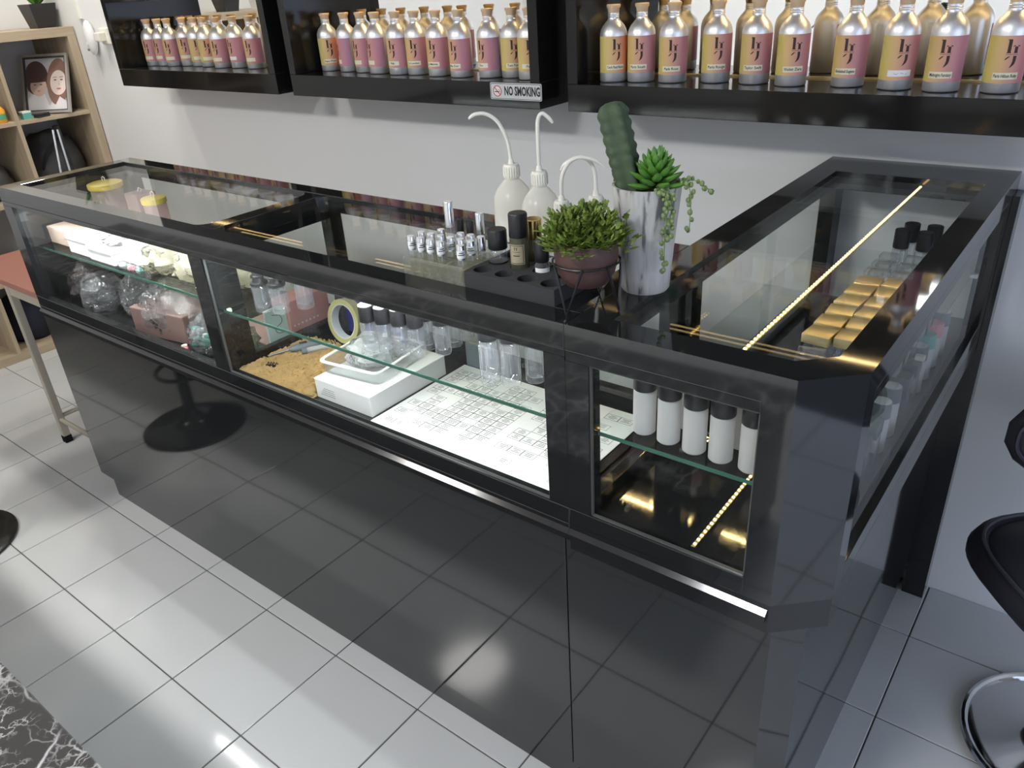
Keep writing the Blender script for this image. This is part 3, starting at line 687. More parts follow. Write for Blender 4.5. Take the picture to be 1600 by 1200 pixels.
# --- black foam block with round holes
FX0, FX1, FY0, FY1, FZ = 2.6685, 2.8415, .321, .446, .031
o = ((FX0+FX1)/2, (FY0+FY1)/2, TOPG)
fb = thing('foam_bottle_holder', o, 'black foam block with rows of round holes for bottles', 'holder')
hx = [FX0+.0225+.0425*k for k in range(4)]; hx = [FX0+.0216+(FX1-FX0-.0432)*k/3 for k in range(4)]; hy = [FY0+.0225+.0395*k for k in range(3)]
HR = .0158; hz = .012
bm = bmesh.new()
def cellgrid():
    xs = [FX0]+[(hx[k]+hx[k+1])/2 for k in range(3)]+[FX1]; ys = [FY0]+[(hy[k]+hy[k+1])/2 for k in range(2)]+[FY1]
    m = MB(); N = 24
    for i in range(4):
        for j in range(3):
            c = (hx[i], hy[j]); ring = []; sq = []
            for k in range(N):
                a = 2*PI*k/N+PI/4; d = (math.cos(a), math.sin(a)); ring.append((c[0]+HR*d[0], c[1]+HR*d[1]))
                hxl = (xs[i]-c[0]) if d[0] < 0 else (xs[i+1]-c[0]); hyl = (ys[j]-c[1]) if d[1] < 0 else (ys[j+1]-c[1])
                # walk the cell's border: corner at 45 degree steps
                q = k*4/N; side = int(q) % 4; u = q-int(q)
                cor = [(xs[i+1], ys[j+1]), (xs[i], ys[j+1]), (xs[i], ys[j]), (xs[i+1], ys[j])]
                p0, p1 = cor[side], cor[(side+1) % 4]; sq.append((p0[0]+(p1[0]-p0[0])*u, p0[1]+(p1[1]-p0[1])*u))
            vs = [(x, y, FZ) for x, y in sq]+[(x, y, FZ) for x, y in ring]+[(x, y, hz) for x, y in ring]
            fs = [(k, (k+1) % N, N+(k+1) % N, N+k) for k in range(N)]+[(N+k, N+(k+1) % N, 2*N+(k+1) % N, 2*N+k) for k in range(N)]+[tuple(range(2*N, 3*N))]
            m.add(vs, fs)
    m.add([(FX0, FY0, 0), (FX1, FY0, 0), (FX1, FY1, 0), (FX0, FY1, 0), (FX0, FY0, FZ), (FX1, FY0, FZ), (FX1, FY1, FZ), (FX0, FY1, FZ)],
          [(3, 2, 1, 0), (0, 1, 5, 4), (1, 2, 6, 5), (2, 3, 7, 6), (3, 0, 4, 7)])
    return m
cellgrid().ob('block', 'foam', fb, org=(o[0], o[1], 0))
zf = TOPG+hz
# bottles standing in it
t = thing('spray_bottle', (hx[0], hy[1], zf), 'clear round spray bottle with black cap standing in the foam block', 'bottle')
MB().lathe([(.013, 0), (.0145, .002), (.0145, .034), (.012, .040), (.009, .043)], 22).ob('glass_body', 'clear_glass', t, True)
MB().lathe([(.0148, .016), (.0148, .0215)], 22).ob('dark_band', 'black_plastic', t, True)
MB().lathe([(.0152, .042), (.0158, .043), (.0158, .071), (.0145, .0735)], 24).ob('cap', 'black_cap', t, True)
t = thing('roll_on_bottle', (hx[1], hy[1], zf), 'tall olive glass bottle with black cap and framed beige label', 'bottle', rz=facing(hx[1], hy[1])-.35)
MB().lathe([(.0125, 0), (.0148, .002), (.0148, .066), (.013, .069)], 24).ob('glass_body', 'olive_glass', t, True)
MB().lathe([(.0145, .0675), (.0150, .0685), (.0150, .103), (.0135, .105)], 24).ob('cap', 'black_cap', t, True)
mat('beige_label', (.40, .35, .23), .6)
def wrap(r, a0, a1, z0, z1, n=12):
    m = MB(); vs = []
    for k in range(n+1):
        a = a0+(a1-a0)*k/n; vs += [(r*math.sin(a), -r*math.cos(a), z0), (r*math.sin(a), -r*math.cos(a), z1)]
    return m.add(vs, [(2*k, 2*k+2, 2*k+3, 2*k+1) for k in range(n)])
lb = wrap(.0151, -.9, .9, .026, .058).ob('label', 'beige_label', t, 60)
bd = MB()
for a0, a1, z0, z1 in ((-.75, .75, .0275, .0284), (-.75, .75, .0556, .0565), (-.75, -.69, .0275, .0565), (.69, .75, .0275, .0565), (-.35, .35, .0395, .041), (-.45, .45, .046, .0466), (-.2, -.12, .049, .053), (.02, .1, .049, .053), (-.28, .18, .0528, .0534)):
    w2 = wrap(.0154, a0, a1, z0, z1, 6); bd.add(w2.v, w2.f)
bd.ob('label_print', 'print_line', lb)
t = thing('nail_size_bottle', (hx[2], hy[1], zf), 'small clear bottle with glossy black cap in the foam block', 'bottle', rz=facing(hx[2], hy[1]))
MB().lathe([(.0105, 0), (.0118, .0015), (.0118, .028), (.009, .032), (.0085, .036)], 20).ob('glass_body', 'clear_glass', t, True)
MB().lathe([(.0105, .034), (.0112, .036), (.0108, .066), (.009, .0695), (.004, .071)], 20).ob('cap', 'black_cap', t, True)
wrap(.0121, -1.1, 1.1, .019, .026).ob('label', 'white_sticker', t, 60)
t = thing('gold_capped_bottle', (hx[1], hy[2], zf), 'bottle with shiny gold cap at the back of the foam block', 'bottle')
MB().lathe([(.0125, 0), (.014, .002), (.014, .052), (.011, .056)], 20).ob('glass_body', 'olive_glass', t, True)
MB().lathe([(.0130, .054), (.0135, .056), (.0135, .084), (.012, .0855)], 20).ob('cap', 'gold', t, True)
t = thing('spray_bottle', (hx[2], hy[2], zf), 'clear squat bottle with silver collar at the back of the foam block', 'bottle')
MB().lathe([(.0125, 0), (.0145, .002), (.0145, .040), (.010, .045)], 20).ob('glass_body', 'clear_glass', t, True)
MB().lathe([(.0149, .0195), (.0149, .024)], 20).ob('collar', 'silver_cap', t, True)
MB().lathe([(.0115, .044), (.012, .046), (.012, .066), (.0105, .0675)], 20).ob('cap', 'black_cap', t, True)

# --- wash bottles
def smooth_path(pts, n=8):
    P_ = [Vector(p) for p in pts]; out = []
    for i in range(len(P_)-1):
        p0 = P_[max(i-1, 0)]; p1 = P_[i]; p2 = P_[i+1]; p3 = P_[min(i+2, len(P_)-1)]
        for k in range(n):
            u = k/n
            out.append(.5*((2*p1)+(-p0+p2)*u+(2*p0-5*p1+4*p2-p3)*u*u+(-p0+3*p1-3*p2+p3)*u**3))
    return out+[P_[-1]]
def wash(x, y, R_, H, spout, label, rz=0):
    t = thing('wash_bottle', (x, y, TOPG), label, 'bottle')
    k = H/.15
    MB().lathe([(R_*.9, 0), (R_, .004), (R_, .075*k), (R_*.95, .088*k), (R_*.78, .102*k), (R_*.52, .114*k), (R_*.36, .120*k), (R_*.36, .126*k)], 28).ob('bottle_body', 'milky', t, True)
    zc = .124*k; rc = max(R_*.40, .0125); m = MB(); prof = [(rc, zc), (rc, zc+.021*k**.5), (rc*.9, zc+.025*k**.5)]
    m.lathe(prof, 20)
    for q in range(20):
        a = 2*PI*q/20; m.box(rc*math.cos(a)-.0008, rc*math.cos(a)+.0008, rc*math.sin(a)-.0008, rc*math.sin(a)+.0008, zc+.001, zc+.02*k**.5)
    m.ob('screw_cap', 'cream_plastic', t, True)
    zt_ = zc+.025*k**.5
    MB().lathe([(.0058, zt_), (.0042, zt_+.008)], 12).ob('nozzle', 'cream_plastic', t, True)
    pts = smooth_path([(0, 0, zt_+.004)]+spout, 8); n = len(pts)
    MB().tube(pts, [.0033 if i < n-6 else .0033-.0016*(i-n+6)/6 for i in range(n)], 8).ob('spout', 'cream_plastic', t, True)
    return t
# spout points are offsets from the cap, running sideways as seen from the shop floor
ux, uy = .79, .61          # picture-right direction on the counter
wash(2.572, .579, .0365, .136, [(-.004*ux, -.004*uy, .175), (-.018*ux, -.018*uy, .208), (-.038*ux, -.038*uy, .224), (-.058*ux, -.058*uy, .225), (-.070*ux, -.070*uy, .218)], 'large white wash bottle with its bent spout pointing to the shelf unit')
wash(2.652, .555, .0345, .136, [(.000, .000, .185), (.001*ux, .001*uy, .218), (.008*ux, .008*uy, .230), (.018*ux, .018*uy, .224), (.026*ux, .026*uy, .214)], 'large white wash bottle with tight hooked spout beside the plant pots')
wash(2.722, .519, .0245, .098, [(.002*ux, .002*uy, .140), (.014*ux, .014*uy, .162), (.032*ux, .032*uy, .169), (.056*ux, .056*uy, .163), (.072*ux, .072*uy, .150)], 'small white wash bottle half hidden by the leafy plant')
wash(2.7575, .5695, .0245, .098, [(-.001*ux, -.001*uy, .138), (-.010*ux, -.010*uy, .158), (-.026*ux, -.026*uy, .166), (-.048*ux, -.048*uy, .158), (-.058*ux, -.058*uy, .146)], 'small white wash bottle behind the marbled vase')

# --- leafy plant in a brown bowl on a wire stand
px, py = 2.882, .345
t = thing('potted_plant', (px, py, ZT), 'leafy green plant in a brown bowl on a black wire stand', 'plant')
BR = .047; zb = .041
MB().lathe([(.014, zb-.009), (.030, zb-.003), (.041, zb+.014), (.0455, zb+.036), (.0455, zb+.052), (.0440, zb+.060), (.041, zb+.060), (.042, zb+.045)], 32).ob('bowl', 'pot_brown', t, True)
MB().lathe([(.0415, zb+.050), (.0405, zb+.052)], 24).ob('soil', 'soil', t)
rgp = [(.0478*math.cos(2*PI*k/28), .0478*math.sin(2*PI*k/28), zb+.030) for k in range(28)]
MB().tube(rgp, .0016, 6, closed=True).ob('wire_ring', 'wire_black', t, True)
for k, ad in enumerate((-92, 8, 100)):
    a = math.radians(ad); f_ = Vector((.050*math.cos(a), .050*math.sin(a), .0018))
    top = [Vector((.0492*math.cos(a+s), .0492*math.sin(a+s), zb+.032)) for s in (-.5, .5)]
    MB().tube([top[0], f_+Vector((0, 0, .0004)), top[1]], .0022, 6).ob('wire_leg', 'wire_black', t, True)
rnd = random.Random(3)
fol = MB()
def leaflet(m, base, d, up, L, Wd):
    d = d.normalized(); s = d.cross(up).normalized(); n = s.cross(d)
    c = base
    pts = [c, c+d*L*.35+s*Wd*.5, c+d*L*.55+s*Wd*.28, c+d*L*.75+s*Wd*.46, c+d*L+n*L*.06, c+d*L*.75-s*Wd*.46, c+d*L*.55-s*Wd*.28, c+d*L*.35-s*Wd*.5, c+d*L*.5+n*L*.12]
    m.add(pts, [(0, 1, 8), (1, 2, 8), (2, 3, 8), (3, 4, 8), (4, 5, 8), (5, 6, 8), (6, 7, 8), (7, 0, 8)])
for k in range(460):
    a = rnd.uniform(0, 2*PI); q = rnd.random()**.6; el = rnd.uniform(.15, 1.45)
    d = Vector((math.cos(a)*math.cos(el), math.sin(a)*math.cos(el), math.sin(el)))
    R0 = Vector((.020*q*math.cos(a), .020*q*math.sin(a), zb+.050)); Ls = rnd.uniform(.026, .060)*(1.0-.05*math.sin(el))
    tip = R0+d*Ls+Vector((0, 0, -.004*math.cos(el)))
    if math.hypot(px+tip.x-2.918, py+tip.y-.452) < .066: continue
    for s in range(rnd.randint(3, 5)):
        dd = (d+Vector((rnd.uniform(-.9, .9), rnd.uniform(-.9, .9), rnd.uniform(-.3, .6)))).normalized()
        leaflet(fol, tip-d*rnd.uniform(0, .018), dd, Vector((rnd.uniform(-.2, .2), rnd.uniform(-.2, .2), 1)), rnd.uniform(.009, .016), rnd.uniform(.005, .009))
    if k % 3 == 0: fol.tube([R0, tip], .0006, 3)
tag(fol.ob('foliage', 'leaf_parsley', t), kind='stuff')

# --- marbled vase with cactus, succulent and trailing pearls
vx, vy = 2.918, .452
t = thing('succulent_vase', (vx, vy, ZT), 'tall grey marbled vase planted with cactus and succulents', 'plant')
VH = .158
MB().lathe([(.034, 0), (.0365, .004), (.0375, .02), (.0425, .08), (.0495, VH-.004), (.0500, VH), (.0465, VH), (.0455, VH-.012)], 40).ob('vase', 'vase_marble', t, True)
MB().lathe([(.0455, VH-.014), (.0445, VH-.011)], 28).ob('soil', 'soil', t)
def cactus(par, base, top, r, ribs=5, lumps=8, nm='cactus_stem'):
    m = MB(); b = Vector(base); tp = Vector(top); ax = tp-b; n = 40; nr = 30; vs = []; a0 = ax.orthogonal().normalized(); a1 = ax.normalized().cross(a0)
    for i in range(n+1):
        u = i/n; rr = r*(1 if u < .9 else math.sqrt(max(0, 1-((u-.9)/.1)**2*.92)))*(.86+.14*min(1, u*2))
        for k in range(nr):
            a = 2*PI*k/nr; rib = .5+.5*math.cos(ribs*a); lump = .5+.5*math.cos(2*PI*lumps*u+.6*math.sin(a*ribs))
            q = rr*(.70+.24*rib+.13*rib*lump)
            vs.append(b+ax*u+(a0*math.cos(a)+a1*math.sin(a))*q)
    fs = [(i*nr+k, i*nr+(k+1) % nr, (i+1)*nr+(k+1) % nr, (i+1)*nr+k) for i in range(n) for k in range(nr)]+[tuple(range(n*nr, n*nr+nr))]
    m.add(vs, fs); return m.ob(nm, 'cactus', par, 80)
cactus(t, (-.014, -.020, VH-.012), (-.046, -.026, VH+.112), .0225, 5, 8)
cactus(t, (-.036, .004, VH-.014), (-.046, .008, VH+.030), .017, 7, 3)
leafm = MB()
def sleaf(L, Wd):
    m = MB(); n = 7; vs = []; nr = 6
    for i in range(n+1):
        u = i/n; wv = Wd*math.sin(PI*min(.999, (.12+.88*u)**1.15))**.8*(1 if u < .98 else .2)
        for k in range(nr):
            a = 2*PI*k/nr; vs.append((u*L, wv*math.cos(a), wv*.55*math.sin(a)+.12*L*u*u))
    m.add(vs, [(i*nr+k, i*nr+(k+1) % nr, (i+1)*nr+(k+1) % nr, (i+1)*nr+k) for i in range(n) for k in range(nr)]+[tuple(range(n*nr, n*nr+nr))])
    return m.mesh('leaf', 'leaf_succulent', True)
lm = sleaf(.038, .0074)
rc = Vector((.020, -.012, VH-.002))
for k in range(44):
    g_ = k*2.39996; u = k/44; el = -.05+1.25*(1-u)**.8; s = .62+.5*u
    place('leaf', lm, t, rc+Vector((.004*math.cos(g_), .004*math.sin(g_), .034*(1-u))), (0, -el, g_)).scale = (s, s, s)
rc2 = Vector((.008, .022, VH))
for k in range(18):
    g_ = k*2.39996; u = k/18; el = .2+1.1*(1-u); s = .40+.25*u
    place('leaf', lm, t, rc2+Vector((0, 0, .030*(1-u)+.006)), (0, -el, g_)).scale = (s, s, s)
def strand(pts, n, seed):
    r_ = random.Random(seed); m = MB(); path = smooth_path(pts, 10); m.tube(path, .0008, 4)
    L = len(path)
    for k in range(n):
        p = path[min(L-1, int((k+.5)*L/n))]; a = r_.uniform(0, 2*PI)
        c = p+Vector((.0042*math.cos(a), .0042*math.sin(a), r_.uniform(-.002, .002))); s = r_.uniform(.0026, .0040)
        m.ell(c, s, s, s*1.15, 7, 5)
    tag(m.ob('pearl_strand', 'pearl', t, True), kind='stuff')
strand([(.030, -.028, VH), (.046, -.034, VH-.004), (.050, -.034, VH-.03), (.048, -.034, VH-.07), (.049, -.035, VH-.112)], 34, 1)
strand([(.034, -.020, VH), (.050, -.026, VH-.004), (.053, -.026, VH-.02), (.052, -.027, VH-.05), (.052, -.027, VH-.07)], 20, 2)
strand([(.040, -.006, VH), (.060, -.002, VH+.008), (.068, .000, VH-.008), (.069, .000, VH-.035), (.068, .001, VH-.062)], 16, 3)
strand([(.044, .0, VH+.010), (.066, .008, VH+.010), (.084, .016, VH-.002), (.094, .020, VH-.006)], 11, 4)
strand([(-.01, .03, VH), (-.012, .046, VH+.02), (.0, .05, VH+.035)], 10, 5)

# ------------------------------------------------------------------ inside the long counter, right bay: bottles on the glass shelf
def clear_bottle_meshes(r, hb, hc, capm, top=None, body='clear_glass', square=False, crc=1.0):
    d = []
    if square:
        m = MB(); m.box(-r, r, -r, r, 0, hb-.004, .0022); m.lathe([(r*.55, hb-.004), (r*.5, hb)], 14)
        d.append(('glass_body', m.mesh('glass_body', body, True)))
    else:
        m = MB().lathe([(r*.86, 0), (r, .0025), (r, hb-.006), (r*.86, hb-.002), (r*.62, hb)], 20)
        if body == 'clear_glass': m.lathe([(r*.80, hb-.006), (r*.84, .012), (r*.6, .0085)][::-1], 16)     # thick foot inside
        d.append(('glass_body', m.mesh('glass_body', body, True)))
    if capm:
        if square: m = MB().box(-r*crc, r*crc, -r*crc, r*crc, hb, hb+hc, .0014)
        else: m = MB().lathe([(r*crc, hb-.001), (r*crc*1.02, hb), (r*crc, hb+hc-.001), (r*crc*.93, hb+hc)], 22)
        d.append(('cap', m.mesh('cap', capm, True)))
        if top: d.append(('cap_disc', MB().lathe([(r*crc*.92, hb+hc), (r*crc*.9, hb+hc+.0005)], 22).mesh('cap_disc', top)))
    return d
def std(name, x, y, z, d, label, cat, group=None, rz=0):
    t = thing(name, (x, y, z), label, cat, group, rz)
    for n, me in d: place(n, me, t)
    return t
cb = clear_bottle_meshes(.0150, .060, .030, 'black_cap', 'cap_top')
bb = clear_bottle_meshes(.0165, .082, .026, 'black_cap', 'cap_top')
fr = clear_bottle_meshes(.0168, .073, .034, 'black_cap', None, 'frosted')
pm = clear_bottle_meshes(.0180, .062, 0, None)
for k in range(4):
    for j in range(3 if k < 3 else 2):
        x = 2.412+.0325*k-.006*j; y = .327+.0085*k+.033*j
        std('clear_bottle', x, y, ZS, cb, 'clear bottle with silver topped black cap, %s row, %s from the tape side' % (['front', 'middle', 'back'][j], ORD[k]), 'bottle', 'capped bottles grouped on the glass shelf')
for k, (x, y) in enumerate(((2.543, .384), (2.538, .420))):
    std('clear_bottle', x, y, ZS, cb, ['clear black capped bottle standing alone at the flank of the bottle group', 'clear black capped bottle behind the one at the flank of the group'][k], 'bottle', 'capped bottles grouped on the glass shelf')
oc = clear_bottle_meshes(.0145, .050, 0, None)
for k, (x, y) in enumerate(((2.535, .460), (2.552, .492), (2.525, .520))):
    std('clear_bottle', x, y, ZS, oc, 'capless clear glass bottle, %s behind the capped bottle group' % ORD[k], 'bottle', 'capless bottles behind the capped bottles')
for k, (x, y) in enumerate(((2.690, .340), (2.726, .352), (2.752, .384), (2.672, .375))):
    std('clear_bottle', x, y, ZS, bb, ['tall black capped clear bottle at the shelf edge over the label sheets', 'tall black capped clear bottle between the other tall bottles', 'tall black capped clear bottle nearest the corner post', 'tall black capped clear bottle hidden behind the one at the shelf edge'][k], 'bottle', 'tall clear bottles over the label sheets')
# pump bottles
coll = ('collar', MB().lathe([(.0140, .060), (.0190, .061), (.0190, .066), (.0130, .067), (.0115, .076), (.0150, .078), (.0150, .081), (.0110, .082), (.0105, .090), (.008, .091)], 20).mesh('collar', 'black_plastic', True))
for k, (x, y) in enumerate(((2.062, .343), (2.104, .356))):
    std('pump_bottle', x, y, ZS, pm+[coll], ['clear bottle with stepped black pump collar nearest the bay divider', 'clear bottle with stepped black pump collar between two other bottles'][k], 'bottle', 'pump bottles on the glass shelf')
ring_ = ('neck_ring', MB().lathe([(.0165, .060), (.0185, .061), (.0185, .065), (.014, .066), (.006, .070)], 20).mesh('neck_ring', 'black_plastic', True))
std('pump_bottle', 2.128, .402, ZS, pm+[ring_], 'clear bottle with low black ring instead of a pump on the shelf', 'bottle')

# ------------------------------------------------------------------ deck of the right bay
# sheets of printed labels
def sheet(x, y, w, h, rz, label, seed, z=ZD):
    t = thing('label_sheet', (x, y, z), label, 'paper', None, rz)
    MB().box(-w/2, w/2, -h/2, h/2, 0, .0012).ob('sheet', 'paper', t)
    r_ = random.Random(seed); m = MB(); cw, ch = .0295, .0195; nx, ny = int((w-.02)/cw), int((h-.03)/ch); th = .0008; z1 = .0015
    for i in range(nx):
        for j in range(ny):
            if r_.random() < .24 or (j < 2 and r_.random() < .6): continue
            x0, y0 = -nx*cw/2+i*cw, -ny*ch/2+j*ch
            for a, b, c, d in ((x0, x0+cw, y0, y0+th), (x0, x0+cw, y0+ch-th, y0+ch), (x0, x0+th, y0, y0+ch), (x0+cw-th, x0+cw, y0, y0+ch)):
                m.add([(a, c, z1), (b, c, z1), (b, d, z1), (a, d, z1)], [(0, 1, 2, 3)])
            for q in range(3):
                L = r_.uniform(.009, .020); yc = y0+ch*(.28+.22*q)
                m.add([(x0+cw/2-L/2, yc, z1), (x0+cw/2+L/2, yc, z1), (x0+cw/2+L/2, yc+.0013, z1), (x0+cw/2-L/2, yc+.0013, z1)], [(0, 1, 2, 3)])
    m.ob('printed_grid', 'print_line', t)
    return t
sheet(2.506, .466, .260, .297, .0, 'white sheet of printed label cells beside the white carton', 5)
sheet(2.737, .468, .205, .297, .0, 'white sheet of printed label cells beside the corner post', 9, ZD+.0014)
# white carton with a tray of wrapped plastic
t = thing('carton', (2.285, .447, ZD), 'white cardboard carton lying on the counter deck', 'box')
MB().box(-.085, .085, -.112, .112, 0, .044, .0015).ob('box_body', 'box_white', t)
MB().box(-.0855, .0855, -.1125, .1125, .0435, .046, .001).ob('lid_flap', 'box_white', t)
m = MB()
for k in range(4): m.box(-.070+.004*k, -.025, -.1122, -.1120, .012+.005*k, .0128+.005*k)
m.ob('fine_print', 'print_line', t)
t = thing('plastic_tray', (2.262, .452, ZD+.046), 'clear plastic tray standing on the white carton', 'tray', None, .12)
MB().box(-.072, .072, -.075, .075, 0, .002).ob('tray_floor', 'clear_plastic', t)
MB().ring(rrect(.156, .162, .015), rrect(.152, .158, .014), .0, .026).ob('tray_wall', 'clear_plastic', t)
MB().ring(rrect(.166, .172, .018), rrect(.152, .158, .014), .026, .0285).ob('tray_rim', 'white_plastic', t)
def crumple(rx, ry, rz, seed, nu=26, nv=16, amp=.35, freq=2.2):
    m = MB(); off = Vector((seed*7.3, seed*1.7, seed*3.1))
    def fn(d):
        q = 1+amp*noise.noise(d*freq+off)+amp*.55*abs(noise.noise(d*freq*2.6+off))+amp*.3*noise.noise(d*freq*6+off)
        return q
    m.ell((0, 0, 0), rx, ry, rz, nu, nv, fn=fn)
    ax_ = max(abs(v[0]) for v in m.v); ay_ = max(abs(v[1]) for v in m.v); az_ = max(abs(v[2]) for v in m.v)
    m.v = [(x*rx/ax_, y*ry/ay_, z*rz/az_) for x, y, z in m.v]; z0 = -rz*.62
    m.v = [(x, y, max(z, z0)-z0) for x, y, z in m.v]
    return m
def bag(x, y, z, rx, ry, rz, seed, matn, label, group=None, rot=0, content=None):
    t = thing('plastic_bag', (x, y, z), label, 'bag', group, rot)
    crumple(rx, ry, rz, seed).ob('film', matn, t, 30)
    kn = MB(); r_ = random.Random(seed)
    kn.add([(rx*.9, -.010, rz*.3), (rx*1.04, -.02, rz*.5), (rx*1.06, .018, rz*.42), (rx*.9, .010, rz*.3)], [(0, 1, 2, 3)]); kn.ob('open_end', matn, t)
    if content: content(t, rx, ry, rz, r_)
    return t
bag(2.262, .452, ZD+.0485, .062, .062, .042, 3, 'plastic_film_white', 'crumpled clear wrapping heaped in the plastic tray', None, .5)
# fur rug
t = thing('fur_rug', (2.09, .42, ZD), 'tan shaggy fur mat under the syringe and lighter', 'rug')
MB().box(-.118, .1085, -.105, .100, 0, .004, .001).ob('backing', 'fur', t)
r_ = random.Random(11); m = MB()
for k in range(6500):
    x, y = r_.uniform(-.118, .110), r_.uniform(-.105, .100); a = r_.gauss(-2.2, .7); L = r_.uniform(.014, .032); wv = .0009
    dx, dy = math.cos(a)*L*.75, math.sin(a)*L*.75
    x = min(x, .107); dx = min(max(dx, -.1265-x), .1082-x); dy = min(max(dy, -.1195-y), .12-y)
    m.add([(x-wv, y, .004), (x+wv, y, .004), (x+dx*.55, y+dy*.55, .004+L*.62), (x+dx, y+dy, .004+L*.50)], [(0, 1, 2), (1, 3, 2)])
tag(m.ob('pile', 'fur', t), kind='stuff')
# lighter-like tool, syringe
t = thing('gas_lighter', (2.018, .455, ZD+.017), 'dark grey gas lighter with thin metal nozzle on the fur mat', 'lighter', None, math.radians(62))
m = MB().ell((0, 0, .010), .040, .012, .010, 20, 12); m.ob('handle', 'slate_box', t, True)
MB().box(-.012, .006, -.004, .004, .018, .022, .001).ob('trigger', 'black_plastic', t)
MB().tube([(-.038, 0, .010), (-.085, .002, .006)], .0022, 8).ob('nozzle', 'silver_cap', t, True)
t = thing('syringe', (2.052, .468, ZD+.018), 'white plastic syringe lying on the fur mat', 'syringe', None, math.radians(60))
MB().tube([(-.028, 0, .007), (.028, 0, .007)], .0068, 16).ob('barrel', 'frosted', t, True)
MB().tube([(-.030, 0, .007), (-.028, 0, .007)], .0095, 16).tube([(-.040, 0, .007), (-.030, 0, .007)], .0072, 12).ob('flange', 'slate_box', t, True)
MB().tube([(.028, 0, .007), (.038, 0, .007)], .0025, 8).ob('tip', 'frosted', t, True)
t = thing('hair_clip', (2.022, .352, ZD+.018), 'small black claw clip on the fur mat', 'clip', None, .4)
MB().box(-.012, .012, -.002, .002, 0, .006, .001).ob('spring_bar', 'black_plastic', t)
m = MB()
for k in range(4): m.tube([(-.010+.007*k, 0, .003), (-.010+.007*k, .008, .008), (-.010+.007*k, .012, .001)], .0011, 5)
m.ob('claws', 'black_plastic', t, True)
# blue packs with tape at the back of the bay
t = thing('adhesive_tape', (2.045, .566, ZD), 'pale yellow roll of tape standing upright behind the fur mat', 'tape')
n = 40; RY = Matrix.Translation((0, 0, .056)) @ Matrix.Rotation(math.radians(80), 4, 'X')
MB().ring([(.055*math.cos(2*PI*k/n), .055*math.sin(2*PI*k/n)) for k in range(n)], [(.043*math.cos(2*PI*k/n), .043*math.sin(2*PI*k/n)) for k in range(n)], -.011, .011).xf(RY).ob('tape_roll', 'tape_yellow', t, True)
MB().ring([(.043*math.cos(2*PI*k/n), .043*math.sin(2*PI*k/n)) for k in range(n)], [(.0405*math.cos(2*PI*k/n), .0405*math.sin(2*PI*k/n)) for k in range(n)], -.011, .011).xf(RY).ob('core', 'paper', t, True)
for k, (x, y, w_, h_, lab) in enumerate(((2.045, .6185, .11, .150, 'glossy blue pack standing behind the tape roll'), (2.155, .6195, .075, .165, 'narrow glossy blue pack beside the tape roll'))):
    t = thing('blue_pack', (x, y, ZD), lab, 'packet')
    MB().box(-w_/2, w_/2, -.008, .008, 0, h_, .002).ob('packet', 'blue_pack', t)
    MB().box(-w_/2, w_/2, -.0075, .0075, h_, h_+.012).ob('header_card', 'pale_blue', t)
for k, (x, h_) in enumerate(((1.995, .17), (2.095, .16), (2.118, .165))):
    t = thing('plastic_tube', (x, .5985, ZD), ['long clear plastic tube beside the bay divider', 'long clear plastic tube in front of the blue pack', 'long clear plastic tube between the two blue packs'][k], 'tube', 'clear plastic tubes at the back of the bay')
    MB().lathe([(.009, 0), (.010, .003), (.010, h_), (.009, h_)], 14).ob('tube_wall', 'clear_plastic', t, True)
    MB().lathe([(.0105, h_-.004), (.0105, h_+.006)], 14).ob('end_cap', 'clear_plastic', t, True)
t = thing('slate_folder', (2.44, .596, ZD), 'slate grey folder standing behind the label sheets', 'folder')
MB().box(-.06, .06, .022, .030, 0, .055, .001).ob('cover', 'slate_box', t); MB().box(-.058, .058, .030, .034, .002, .053).ob('pages', 'paper', t)

# ------------------------------------------------------------------ left bay
ZSL = ZS
t = thing('tan_box', (1.118, .47, ZSL), 'flat tan cardboard box on the left bay shelf', 'box')
MB().box(-.075, .072, -.115, .055, 0, .045, .0015).ob('box_body', 'box_tan', t); MB().box(-.076, .073, -.116, .056, .038, .047, .0015).ob('lid', 'box_tan', t)
MB().box(-.04, .02, -.05, -.045, .047, .0475).ob('tape_strip', 'cream_sticker', t)
for k, (x, y, w_, d_, h_, lab) in enumerate(((1.255, .415, .11, .16, .052, 'white foam box nearest the tan box on the shelf'), (1.385, .405, .125, .15, .040, 'wide white foam tray between the white boxes'), (1.50, .43, .085, .13, .060, 'white box beside the yellow wrapped bags'))):
    t = thing('white_box', (x, y, ZSL), lab, 'box')
    MB().box(-w_/2, w_/2, -d_/2, d_/2, 0, h_*.72, .002).ob('box_body', 'box_white', t)
    MB().box(-w_/2-.002, w_/2+.002, -d_/2-.002, d_/2+.002, h_*.72, h_, .002).ob('lid', 'box_white', t)
bag(1.398, .385, ZSL+.0405, .045, .055, .022, 21, 'plastic_film_white', 'crumpled white plastic wrap on the foam tray', None, .2)
bag(1.605, .39, ZSL, .062, .066, .050, 5, 'plastic_film_yellow', 'cream wrapped bag beside the white box on the shelf', None, .3)
bag(1.738, .40, ZSL, .070, .066, .056, 8, 'plastic_film_yellow', 'yellowish plastic bag in the middle of the bag heap', None, 1.4)
bag(1.873, .405, ZSL, .050, .076, .058, 12, 'plastic_film_yellow', 'yellowish plastic bag against the bay divider', None, 2.2)
bag(1.67, .525, ZSL, .085, .055, .055, 14, 'plastic_film_white', 'white plastic bag at the back of the shelf', None, 2.8)
